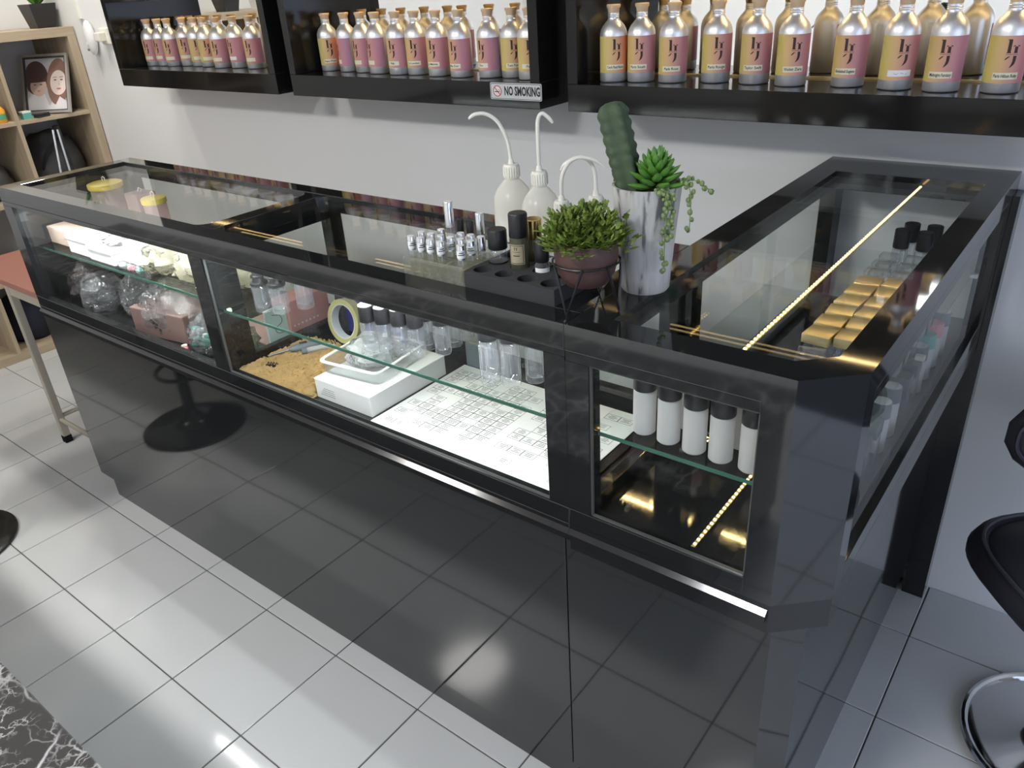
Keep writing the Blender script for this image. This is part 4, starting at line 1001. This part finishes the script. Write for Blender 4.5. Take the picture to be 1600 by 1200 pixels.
for k, (x, c, lab) in enumerate(((1.562, 'teal', 'small teal trinket in clear wrap at the shelf edge'), (1.478, 'pale_blue', 'small pale blue trinket in clear wrap at the shelf edge'), (1.520, 'pink_cap', 'small pink trinket in clear wrap at the shelf edge'))):
    t = thing('wrapped_trinket', (x, .338, ZSL), lab, 'trinket')
    crumple(.014, .010, .009, 30+k).ob('trinket', c, t, 40); crumple(.019, .014, .013, 40+k).ob('wrap', 'plastic_film', t, 30)
# jars with yellow lids on the shelf
def jar(x, y, r, h, lab, lid, body='jar_pink', z=ZSL):
    t = thing('jar', (x, y, z), lab, 'jar')
    MB().lathe([(r*.88, 0), (r*.93, .003), (r*.93, h-.02), (r*.86, h-.014)], 28).ob('jar_body', body, t, True)
    l = MB().lathe([(r, h-.016), (r*1.02, h-.014), (r*1.02, h-.002), (r*.9, h), (r*.3, h+.001)], 28).ob('lid', lid, t, True)
    MB().tube([(-.009, 0, h), (-.008, 0, h+.012), (0, 0, h+.016), (.008, 0, h+.012), (.009, 0, h)], .0016, 6).ob('loop_handle', 'cream_plastic', l, True)
    return t
jar(1.108, .522, .047, .094, 'wide pink jar with yellow lid standing on the tan box', 'yellow_lid', z=ZSL+.047)
jar(1.35, .530, .033, .122, 'pink jar with small yellow lid on the left bay shelf', 'yellow_lid')
t = thing('gift_box', (1.222, .560, ZSL), 'pale pink wrapped gift box between the two jars', 'box')
MB().box(-.034, .034, -.030, .030, 0, .115, .003).ob('box_body', 'jar_pink', t); MB().tube([(-.01, 0, .115), (.0, .0, .128), (.016, .0, .124), (.0, .004, .115)], .0012, 5).ob('ribbon', 'cream_plastic', t, True)
t = thing('orange_flower', (1.065, .42, ZSL+.047), 'small orange red paper flower on the tan box', 'ornament')
for k in range(6):
    a = k*PI/3; MB().ell((.009*math.cos(a), .009*math.sin(a), .008), .009, .006, .006, 10, 6).ob('petal', 'orange_red', t, True)
MB().ell((0, 0, .012), .006, .006, .006, 10, 6).ob('flower_heart', 'cream_plastic', t, True)
# deck of the left bay
bag(1.125, .42, ZD, .085, .10, .075, 51, 'plastic_film_dark', 'dark plastic bag against the end panel of the counter', None, .3)
bag(1.265, .365, ZD, .075, .062, .070, 52, 'plastic_film', 'clear plastic bag in front of the dark bag', None, 1.1)
bag(1.385, .40, ZD, .058, .058, .080, 53, 'plastic_film', 'clear plastic bag beside the brown wrapped box', None, 2.0)
t = thing('wrapped_brown_box', (1.59, .390, ZD), 'brown box in clear shiny wrap on the left bay deck', 'box', None, .15)
MB().box(-.10, .10, -.065, .065, 0, .075, .003).ob('box_body', 'box_brown', t); crumple(.132, .080, .088, 55, 36, 18, .16, 3).ob('wrap', 'plastic_film', t, 30)
t = thing('rose_box', (1.755, .44, ZD), 'flat rose brown box behind the green net bags', 'box')
MB().box(-.012, .165, -.02, .15, 0, .020, .002).ob('box_body', 'box_rose', t); MB().box(-.013, .166, -.021, .151, .014, .022, .002).ob('lid', 'box_rose', t)
def trinkets(t, rx, ry, rz, r_):
    for k in range(14):
        c = r_.choice(['green_net', 'green_net', 'teal', 'slate_box', 'cream_plastic'])
        m = MB().ell((r_.uniform(-rx, rx)*.6, r_.uniform(-ry, ry)*.6, r_.uniform(.012, rz*1.0)), .012, .009, .008, 8, 6); m.ob('trinket', c, t, True)
bag(1.785, .350, ZD, .050, .045, .062, 61, 'plastic_film', 'clear bag of green and teal trinkets on the deck', None, .5, trinkets)
bag(1.901, .358, ZD, .040, .056, .068, 62, 'plastic_film_green', 'green net bag against the bay divider', None, 0, trinkets)
for k, (x, y, z_) in enumerate(((1.728, .313, 0), (1.80, .43, .022))):
    t = thing('pink_rosette', (x, y, ZD+z_), ['small pink rosette at the front of the trinket bags', 'small pink rosette on the rose brown box'][k], 'ornament')
    MB().ell((0, 0, .009), .012, .010, .009, 12, 8).ob('rosette', 'pink_cap', t, True)
    MB().tube([(.008*math.cos(a*.5)*(1-a/30), .008*math.sin(a*.5)*(1-a/30), .0175) for a in range(24)], .0012, 5).ob('swirl', 'cream_plastic', t, True)
# patterned cards behind the divider pane
t = thing('pink_box', (1.905, .545, ZD+.0225), 'pink box with dotted print seen through the divider pane', 'box')
MB().box(-.035, .028, -.06, .065, 0, .085, .002).ob('box_body', 'box_pink', t)
m = MB()
for k in range(7): m.box(.028, .0284, -.05+.012*k, -.046+.012*k, .02, .024)
m.ob('dotted_print', 'sign_white', t)
t = thing('mint_card', (1.928, .452, ZD+.0225), 'mint card with a swirl drawing seen through the divider pane', 'card')
MB().box(-.003, .003, -.030, .028, 0, .085, .0008).ob('card', 'box_mint', t)
MB().tube(smooth_path([(.0034, -.012, .070), (.0034, .010, .062), (.0034, .012, .045), (.0034, -.008, .035), (.0034, -.004, .022), (.0034, .012, .018)], 6), .0008, 5).ob('swirl_drawing', 'ink', t, True)

# ------------------------------------------------------------------ short counter: bottles
for k, (x, y) in enumerate(((2.984, .338), (3.026, .333), (3.068, .329), (3.108, .328), (3.152, .327))):
    std('roll_on_bottle', x, y, ZS, fr, 'frosted white black capped bottle in the front row, %s from the chamfered corner' % ORD[4-k], 'bottle', 'frosted bottles in the front row')
for k, (x, y) in enumerate(((3.030, .385), (3.118, .375))):
    std('roll_on_bottle', x, y, ZS, fr, 'frosted white bottle behind the front row, %s from the chamfered corner' % ORD[1-k], 'bottle', 'frosted bottles in the second row')
gd = clear_bottle_meshes(.0125, .052, .030, 'gold', 'gold')
for k, (x, y) in enumerate(((2.985, .432), (3.012, .455))):
    std('gold_topped_bottle', x, y, ZS, gd, ['round bottle with shiny gold top beside the inner doors', 'round bottle with shiny gold top behind its twin'][k], 'bottle', 'round gold topped bottles')
sq = clear_bottle_meshes(.0195, .060, .016, 'gold_soft', None, 'clear_glass', True, 1.12)
for i in range(3):
    for j in range(6):
        if (i, j) in ((2, 0),): continue
        std('square_bottle', 3.132+.0465*i, .64+.052*j+.008*i, ZS, sq, 'square gold capped bottle, %s from the front, row %s' % (ORD[j], ['nearest the light strip', 'in the middle', 'nearest the side pane'][i]), 'bottle', 'square gold capped bottles', .08*((i+j) % 3-1))
std('square_bottle', 3.140, .575, ZS, clear_bottle_meshes(.021, .072, 0, None, None, 'clear_glass', True), 'square clear bottle without cap in front of the gold caps', 'bottle', None, .2)
so = clear_bottle_meshes(.0190, .058, .014, 'clear_plastic', None, 'clear_glass', True, .8)
for i in range(3):
    for j in range(3):
        std('square_bottle', 3.122+.046*i, .972+.050*j, ZS, so, 'clear stoppered bottle behind the gold caps, %s back, row %s' % (ORD[j], ['nearest the light strip', 'in the middle', 'nearest the side pane'][i]), 'bottle', 'clear stoppered bottles')
tb = clear_bottle_meshes(.0150, .070, .036, 'black_cap', None)
for i in range(3):
    for j in range(2):
        std('clear_bottle', 3.128+.043*i+.006*j, 1.135+.050*j, ZS, tb, 'tall black capped bottle by the wall, %s row, %s from the side pane' % (['front', 'back'][j], ORD[2-i]), 'bottle', 'tall black capped bottles near the wall')
# lower deck along the side pane
mat('grey_cap', (.13, .15, .16), .4)
gc = clear_bottle_meshes(.0165, .070, .028, 'grey_cap', 'cap_top', 'frosted'); gs = clear_bottle_meshes(.0165, .066, .026, 'grey_cap', None, 'clear_glass', True, 1.05)
tq = clear_bottle_meshes(.0165, .070, .028, 'teal', None, 'frosted'); pk = clear_bottle_meshes(.0165, .070, .028, 'pink_cap', None, 'frosted')
for k in range(13):
    y = .415+.064*k
    if k in (3, 4, 7, 8): std('square_bottle', 3.222, y, ZD, gs, 'square grey capped bottle along the side pane, %s from the chamfered corner' % ORD[k], 'bottle', 'square grey capped bottles along the side pane')
    elif k == 10: std('frosted_bottle', 3.222, y, ZD, tq, 'bottle with teal cap on the deck along the side pane', 'bottle')
    elif k == 11: std('frosted_bottle', 3.222, y, ZD, pk, 'bottle with pink cap on the deck along the side pane', 'bottle')
    elif k == 0: std('square_bottle', 3.215, y, ZD, gs, 'square grey capped bottle on the deck beside the chamfered corner', 'bottle')
    else: std('frosted_bottle', 3.222, y, ZD, gc, 'round grey capped bottle along the side pane, %s from the chamfered corner' % ORD[k], 'bottle', 'round grey capped bottles along the side pane')
for k in range(12):
    std('clear_bottle', 3.176, .445+.064*k, ZD, cb if k % 3 else oc, ('black capped' if k % 3 else 'capless')+' clear bottle in the inner deck row, %s from the front pane' % ORD[k], 'bottle', ['capless second row bottles', 'capped second row bottles'][1 if k % 3 else 0])
# clear boxes on the shelf along the side pane
for k in range(4):
    t = thing('clear_sachet', (3.228, .455+.055*k, ZS), 'upright clear sachet on the shelf by the side pane, %s from the corner' % ORD[k], 'sachet', 'clear sachets along the side pane')
    MB().box(-.010, .010, -.022, .022, 0, .062, .003).ob('sachet_body', 'plastic_film_white', t); MB().box(-.002, .002, -.022, .022, .062, .078).ob('sealed_edge', 'plastic_film_white', t)

# ------------------------------------------------------------------ oak cube shelf unit along the left wall
SX0, SX1, SY0, SY1, SH = -1.092, -.70, -.045, 1.415, 1.47
o = ((SX0+SX1)/2, (SY0+SY1)/2, 0)
sf = thing('shelf_unit', o, 'oak cube shelf unit along the left wall', 'shelf')
MB().box(SX0, SX1, SY0, SY1, SH-.04, SH, .001).ob('top_board', 'oak', sf, org=o)
MB().box(SX0, SX1, SY0, SY1, 0, .04, .001).ob('bottom_board', 'oak', sf, org=o)
for y in (SY0, SY1-.04): MB().box(SX0, SX1, y, y+.04, .04, SH-.04, .001).ob('side_board', 'oak_up', sf, org=o)
cell = (SY1-SY0-.08-3*.018)/4; yd = []
for k in range(3):
    y = SY0+.04+cell*(k+1)+.018*k; yd.append(y)
    MB().box(SX0, SX1-.001, y, y+.018, .04, SH-.04, .0008).ob('divider', 'oak_up', sf, org=o)
ce = [(SY0+.04, yd[0]), (yd[0]+.018, yd[1]), (yd[1]+.018, yd[2]), (yd[2]+.018, SY1-.04)]
ch = (SH-.08-3*.018)/4; zl = [.04+ch*(k+1)+.018*k for k in range(3)]
for (a, b) in ce:
    for z in zl: MB().box(SX0, SX1-.001, a, b, z, z+.018, .0008).ob('shelf_board', 'oak', sf, org=o)
zfl = [.04]+[z+.018 for z in zl]
# framed photograph, leaning in the top corner cube
PC = Vector((-.789, 1.2195, zfl[3]+.001))
t = thing('photo_frame', PC, 'silver photo frame with a portrait of two people on the oak shelf', 'picture frame', None, -.995)
MP = Matrix.Rotation(-.394, 4, 'Y') @ Matrix(((0, 0, 1, 0), (1, 0, 0, 0), (0, 1, 0, 0), (0, 0, 0, 1)))   # drawing x -> y, drawing y -> z, out -> +x
PW, PH_ = .240, .278
rr = lambda w, h, cy_: [(x, y+cy_) for x, y in rrect(w, h, .002, 2)]
MB().ring(rr(PW, PH_, PH_/2), rr(PW-.022, PH_-.022, PH_/2), 0, .014).xf(MP).ob('frame', 'frame_silver', t)
MB().ring(rr(PW-.022, PH_-.022, PH_/2), rr(PW-.034, PH_-.034, PH_/2), 0, .010).xf(MP).ob('inner_frame', 'frame_dark', t)
MB().prism(rr(PW-.02, PH_-.02, PH_/2), -.004, 0).xf(MP).ob('back_board', 'frame_dark', t)
m = MB()
def flat(pts, z, mi): m.add([(x, y, z) for x, y in pts], [tuple(range(len(pts)))], mi)
def el2(cx_, cy_, rx, ry, z, mi, rot=0, n=26): flat([(cx_+rx*math.cos(2*PI*k/n)*math.cos(rot)-ry*math.sin(2*PI*k/n)*math.sin(rot), cy_+rx*math.cos(2*PI*k/n)*math.sin(rot)+ry*math.sin(2*PI*k/n)*math.cos(rot)) for k in range(n)], z, mi)
w2, h2 = (PW-.034)/2, (PH_-.034); b0 = .017
flat([(-w2, b0), (w2, b0), (w2, b0+h2), (-w2, b0+h2)], .0006, 0)
flat([(-w2, b0), (.01, b0), (-.01, b0+.085), (-w2, b0+.095)], .0010, 5)                 # pale shirt, left
flat([(-.005, b0), (w2, b0), (w2, b0+.055), (.02, b0+.06)], .0011, 5)
el2(-.036, b0+.142, .044, .062, .0012, 3)                                                # dark hair, left
el2(-.030, b0+.112, .030, .036, .0016, 1)                                                # face, left
flat([(-.066, b0+.125), (.004, b0+.128), (.002, b0+.165), (-.064, b0+.165)], .0020, 3)   # fringe
el2(.042, b0+.125, .040, .085, .0022, 4, -.08)                                           # brown hair, right
el2(.044, b0+.122, .030, .045, .0026, 2, -.06)                                           # face, right
flat([(.018, b0), (w2, b0), (w2, b0+.05), (.045, b0+.072)], .0024, 5)
for ex in (.033, .056): el2(ex, b0+.132, .0055, .0022, .0030, 3)
for ex in (.033, .056): flat([(ex-.008, b0+.140), (ex+.008, b0+.141), (ex+.007, b0+.143), (ex-.007, b0+.1425)], .0030, 4)
el2(.044, b0+.100, .0085, .0030, .0030, 6); flat([(.043, b0+.112), (.049, b0+.112), (.0455, b0+.128)], .0030, 1)
for ex in (-.042, -.020): el2(ex, b0+.118, .005, .002, .0022, 3)
el2(-.030, b0+.095, .006, .0022, .0022, 6)
cyp = b0+h2/2
def grow(v):
    x, y, z = v
    if z < .0008: return v
    x, y = x*1.42, cyp+(y-cyp+.004)*1.30
    return (max(-w2, min(w2, x)), max(b0, min(b0+h2, y)), z)
m.v = [grow(v) for v in m.v]
m.xf(MP).ob('photo_print', ['photo_mat', 'skin_print', 'skin_print_pale', 'hair_print', 'hair_print_brown', 'shirt_print', 'lip_print'], t)
# small things in the cubes
t = thing('teal_carton', (-.735, 1.092, zfl[3]), 'small teal carton beside the photo frame', 'box'); MB().box(-.018, .018, -.020, .020, 0, .035, .001).ob('carton', 'teal', t); MB().box(-.0185, .0185, -.0205, .0205, .028, .036, .001).ob('lid', 'cream_plastic', t)
t = thing('black_case', (-.719, 1.156, zfl[3]), 'small flat black case on the shelf before the photo frame', 'case', None, .3); MB().box(-.016, .016, -.035, .035, 0, .010, .003).ob('case_lower', 'black_plastic', t); MB().box(-.016, .016, -.035, .035, .0105, .018, .003).ob('case_upper', 'black_plastic', t)
for k, (y, c, l2, lab) in enumerate(((.985, 'orange_bottle', 'green_label', 'orange bottle with green label in the next cube'), (.93, 'white_plastic', 'orange_bottle', 'white bottle with orange label in the next cube'))):
    t = thing('supply_bottle', (-.74, y, zfl[3]), lab, 'bottle')
    MB().lathe([(.022, 0), (.024, .003), (.024, .055), (.014, .070), (.011, .074)], 20).ob('bottle_body', c, t, True)
    MB().lathe([(.0243, .015), (.0243, .040)], 20, cap=False).ob('label', l2, t, True); MB().lathe([(.012, .073), (.012, .090), (.010, .092)], 16).ob('cap', 'white_plastic', t, True)
# grey backpack and folded tripod below the photo
t = thing('backpack', (-.93, 1.225, zfl[2]), 'dark grey soft bag in the cube under the photo', 'bag')
crumple(.14, .145, .17, 71, 30, 20, .10, 2.0).ob('bag_body', 'bag_grey', t, 60)
MB().tube(smooth_path([(.10, -.10, .10), (.145, -.08, .18), (.14, .0, .235), (.12, .06, .24)], 6), .006, 6).ob('strap', 'bag_navy', t, True)
t = thing('tripod', (-.718, 1.20, zfl[2]), 'folded tripod with silver legs leaning before the grey bag', 'tripod')
for k, (dy, tp) in enumerate(((-.055, -.01), (.0, .012), (.028, .02))):
    MB().tube([(0, dy, .004), (-.02, tp, .285)], .0065, 10).ob('leg', 'silver_cap' if k < 2 else 'black_plastic', t, True)
MB().lathe([(.014, .285), (.016, .288), (.016, .300), (.008, .305)], 14, (-.02, .008, 0)).ob('head', 'black_plastic', t, True)
for (y, z, a, b, c, mt, lab, nm) in ((.795, zfl[0], .13, .14, .25, 'bag_navy', 'navy black bag in the bottom cube behind the red topped table', 'cloth_bag'), (.815, zfl[2], .12, .13, .20, 'bag_grey', 'grey bundle in the cube beside the tripod', 'cloth_bundle'), (.46, zfl[1], .13, .14, .16, 'bag_navy', 'dark cloth bundle in a lower cube', 'cloth_bundle')):
    t = thing(nm, (-.90, y+.05, z), lab, 'bag'); crumple(a, b, c*.62, int(y*100), 26, 18, .10, 2.0).ob('bag_body', mt, t, 60)
    MB().tube(smooth_path([(.06, -.05, c*.8), (.07, -.03, c*.98), (.07, .03, c*.98), (.06, .05, c*.8)], 5), .006, 6).ob('handle', 'bag_navy', t, True)
# plant pots on top (three of them are seen in the cabinet mirror)
def pot_plant(x, y, z, lab, r=.06, mt='pot_black', seed=0):
    t = thing('potted_plant', (x, y, z), lab, 'plant')
    m = MB(); n = 4; 
    q = r*.70; p = r; hh = .105
    m.add([(-q, -q, 0), (q, -q, 0), (q, q, 0), (-q, q, 0), (-p, -p, hh), (p, -p, hh), (p, p, hh), (-p, p, hh), (-p*.9, -p*.9, hh), (p*.9, -p*.9, hh), (p*.9, p*.9, hh), (-p*.9, p*.9, hh), (-p*.86, -p*.86, hh-.012), (p*.86, -p*.86, hh-.012), (p*.86, p*.86, hh-.012), (-p*.86, p*.86, hh-.012)],
          [(3, 2, 1, 0)]+[(k, (k+1) % 4, (k+1) % 4+4, k+4) for k in range(4)]+[(k+4, (k+1) % 4+4, (k+1) % 4+8, k+8) for k in range(4)]+[(k+8, (k+1) % 4+8, (k+1) % 4+12, k+12) for k in range(4)])
    m.ob('pot', mt, t); MB().box(-p*.86, p*.86, -p*.86, p*.86, hh-.016, hh-.012).ob('soil', 'soil', t)
    r_ = random.Random(seed)
    for k in range(22):
        place('leaf', lm, t, (0, 0, hh-.012), (0, -r_.uniform(.5, 1.4), r_.uniform(0, 6.28))).scale = (r_.uniform(2.0, 3.6), 1.6, 1.6)
pot_plant(-.85, 1.345, SH, 'leafy plant in a black square pot above the photo frame', .062, seed=1)
pot_plant(-.80, .74, SH, 'plant in a black pot on the middle of the shelf unit', .062, seed=2)
pot_plant(-.80, .47, SH, 'plant in a black pot beside the white pot', .062, seed=3)
pot_plant(-.80, .24, SH, 'plant in a white pot at the end of the shelf unit', .055, 'white_plastic', seed=4)

# ------------------------------------------------------------------ wall fittings by the shelf unit
t = thing('wall_sensor', (-.525, YW, 1.40), 'white rounded wireless box on the wall beside the shelf unit', 'wall box')
m = MB().ell((0, -.022, .02), .036, .022, .075, 18, 14); m.ob('housing', 'white_plastic', t, True)
MB().box(-.014, .0, -.046, -.040, -.01, .0, .001).ob('button', 'cream_plastic', t)
MB().box(-.018, -.006, -.043, -.038, -.035, -.025, .001).ob('socket', 'slate_box', t)
t = thing('wall_socket', (-.415, YW, 1.425), 'cream wall socket with plug next to the wall cabinet', 'socket')
MB().box(-.034, .034, -.012, 0, -.034, .034, .003).ob('face_plate', 'cream_plastic', t); MB().box(-.030, .014, -.045, -.012, -.020, .018, .004).ob('plug', 'cream_plastic', t)
t = thing('cable_trunking', (-.60, YW, 1.50), 'thin white cable trunking running up the wall', 'trunking')
MB().box(-.012, .012, -.012, 0, 0, CEIL-1.51, .001).ob('channel', 'white_plastic', t); MB().box(-.009, .009, -.014, -.012, 0, CEIL-1.51).ob('cover', 'cream_plastic', t)

# ------------------------------------------------------------------ red topped table between shelf unit and counter
o = (.38, .65, 0)
t = thing('side_table', o, 'small table with reddish top and beige metal legs beside the counter', 'table')
MB().box(-.03, .80, .42, .88, .675, .70, .003).ob('table_top', 'table_red', t, org=o)
MB().box(.30, .78, .425, .44, .640, .675).ob('apron', 'metal_beige', t, org=o); MB().box(.30, .78, .86, .875, .640, .675).ob('apron', 'metal_beige', t, org=o)
for (x, y) in ((.31, .435), (.765, .435), (.31, .865), (.765, .865)):
    l = MB().box(x-.0135, x+.0135, y-.0135, y+.0135, .028, .675, .003).ob('leg', 'metal_beige', t, org=o)
    MB().box(x-.0155, x+.0155, y-.0155, y+.0155, 0, .032, .004).ob('rubber_foot', 'rubber', l, org=o)
MB().tube([(.31, .44, .115), (.31, .865, .115)], .009, 8).ob('stretcher', 'metal_beige', t, True, org=o)
MB().tube([(.31, .435, .105), (.765, .435, .105)], .009, 8).ob('stretcher', 'metal_beige', t, True, org=o)

# ------------------------------------------------------------------ low marble-patterned bench on the customers' side
o = (1.3, -.64, 0)
t = thing('low_bench', o, 'long low bench with black and white marbled top', 'bench')
MB().box(-1.0, 2.86, -.96, -.328, .435, .45, .003).ob('bench_top', 'dark_marble', t, org=o)
MB().box(-.97, 2.83, -.94, -.36, .06, .435).ob('bench_body', 'black_laminate', t, org=o)
for x in (-.92, .93, 2.79):
    for y in (-.90, -.40): MB().box(x-.03, x+.03, y-.03, y+.03, 0, .06).ob('foot', 'black_plastic', t, org=o)

# ------------------------------------------------------------------ swivel stools
def disc_base(R_):
    return [(R_*.97, 0), (R_, .004), (R_, .009), (R_*.96, .013), (R_*.80, .017), (R_*.5, .026), (R_*.28, .040), (R_*.17, .062), (R_*.14, .09)]
def pad(rx, ry, z0, z1, ex=3.0, n=44, crown=.012, dish=0):
    m = MB(); vs = []; lay = [(.90, z0), (1.0, z0+.35*(z1-z0)), (1.0, z0+.6*(z1-z0)), (.96, z1-.004), (.90, z1), (.86, z1-.004), (.82, z1+.002), (.5, z1+crown*.8), (.15, z1+crown)]
    for s, z in lay:
        for k in range(n):
            a = 2*PI*k/n; c, si = math.cos(a), math.sin(a)
            vs.append((rx*s*math.copysign(abs(c)**(2/ex), c), ry*s*math.copysign(abs(si)**(2/ex), si), z))
    fs = [tuple(range(n-1, -1, -1)), tuple(range((len(lay)-1)*n, len(lay)*n))]+[(i*n+k, i*n+(k+1) % n, (i+1)*n+(k+1) % n, (i+1)*n+k) for i in range(len(lay)-1) for k in range(n)]
    return m.add(vs, fs)
def rim_pts(rx, ry, s, z, ex=3.0, n=60):
    o_ = []
    for k in range(n):
        a = 2*PI*k/n; c, si = math.cos(a), math.sin(a); o_.append((rx*s*math.copysign(abs(c)**(2/ex), c), ry*s*math.copysign(abs(si)**(2/ex), si), z))
    return o_
# stool beside the counter on the customers' side: its black foot shows
t = thing('swivel_stool', (.665, -.125, 0), 'swivel stool with black round foot on the customers side of the counter', 'stool', None, .3)
MB().lathe(disc_base(.20), 48).ob('foot_disc', 'dark_base', t, True)
MB().lathe([(.024, .085), (.024, .40), (.016, .401), (.016, .60)], 20).ob('column', 'dark_base', t, True)
MB().tube([(.12*math.cos(2*PI*k/30), .12*math.sin(2*PI*k/30)-.03, .26) for k in range(30)], .009, 8, closed=True).ob('foot_ring', 'dark_base', t, True)
MB().box(-.012, .012, -.04, .0, .25, .27).ob('ring_bracket', 'dark_base', t)
MB().lathe([(.06, .595), (.09, .60), (.09, .61)], 20).ob('seat_plate', 'dark_base', t, True)
s_ = pad(.185, .185, .61, .665, 2.2).ob('seat', 'leather', t, 50); MB().tube(rim_pts(.185, .185, .90, .666, 2.2), .004, 6, closed=True).ob('piping', 'piping_leather', s_, True)
# chair by the back wall
t = thing('swivel_chair', (3.655, 1.035, 0), 'black leather swivel chair with chrome foot beside the wall', 'chair', None, math.radians(0))
f = MB().lathe(disc_base(.20), 48).ob('foot_disc', 'chrome', t, True)
MB().tube([(.196*math.cos(2*PI*k/48), .196*math.sin(2*PI*k/48), .012) for k in range(48)], .009, 8, closed=True).ob('foot_rim', 'chrome', f, True)
MB().lathe([(.03, .085), (.03, .30), (.02, .301), (.02, .47)], 20).ob('column', 'chrome', t, True)
MB().lathe([(.06, .46), (.11, .468), (.11, .478)], 20).ob('seat_plate', 'black_plastic', t, True)
RZ = Matrix.Translation((-.03, -.07, 0)) @ Matrix.Rotation(math.radians(40), 4, 'Z')
s_ = pad(.215, .215, .475, .535, 3.2, crown=.014).xf(RZ).ob('seat', 'leather', t, 50)
MB().add(*(lambda mm: (mm.v, mm.f))(MB().tube(rim_pts(.215, .215, .90, .5365, 3.2), .0045, 6, closed=True).xf(RZ))).ob('piping', 'piping_leather', s_, True)
# curved back pad
m = MB(); vs = []; nu, nv = 20, 12
for side in (0, 1):
    for j in range(nv+1):
        for i in range(nu+1):
            u = -1+2*i/nu; v = -1+2*j/nv; e = max(0, 1-abs(u)**5)*max(0, 1-abs(v)**5); th = .028*(e**.5)
            uu = u*.225; yy = .20-.9*uu*uu+(th if side else -th)
            zz = .715+v*.105*max(0, 1-.95*u**4)**.5
            vs.append((uu, yy, zz))
st = (nu+1)*(nv+1)
fs = []
for j in range(nv):
    for i in range(nu):
        a = j*(nu+1)+i; fs.append((a, a+1, a+nu+2, a+nu+1)); b = a+st; fs.append((b, b+nu+1, b+nu+2, b+1))
bp = m.add(vs, fs).xf(Matrix.Translation((-.04, -.06, -.03))).ob('backrest', 'leather', t, 60)
pp = []
for k in range(60):
    a = 2*PI*k/60; c, si = math.cos(a), math.sin(a); u = math.copysign(abs(c)**.6, c)*.90; v = math.copysign(abs(si)**.6, si)*.88
    uu = u*.225; pp.append((uu-.04, .20-.9*uu*uu-.026-.06, .685+v*.105*max(0, 1-.95*u**4)**.5))
MB().tube(pp, .0045, 6, closed=True).ob('piping', 'piping_leather', bp, True)
MB().tube(smooth_path([(0, .05, .47), (0, .14, .49), (0, .17, .56), (0, .165, .66)], 6), .012, 8).ob('back_bracket', 'chrome', t, True)

# unseen dark ground added outside the entrance to darken the corner panel's reflection
mat('dark_ground', (.045, .045, .047), .9, var=(30, .3))
struct(MB().box(X1, X1+5, Y0-3, YW+3, -.12, -.012).ob('added_ground', 'dark_ground'))
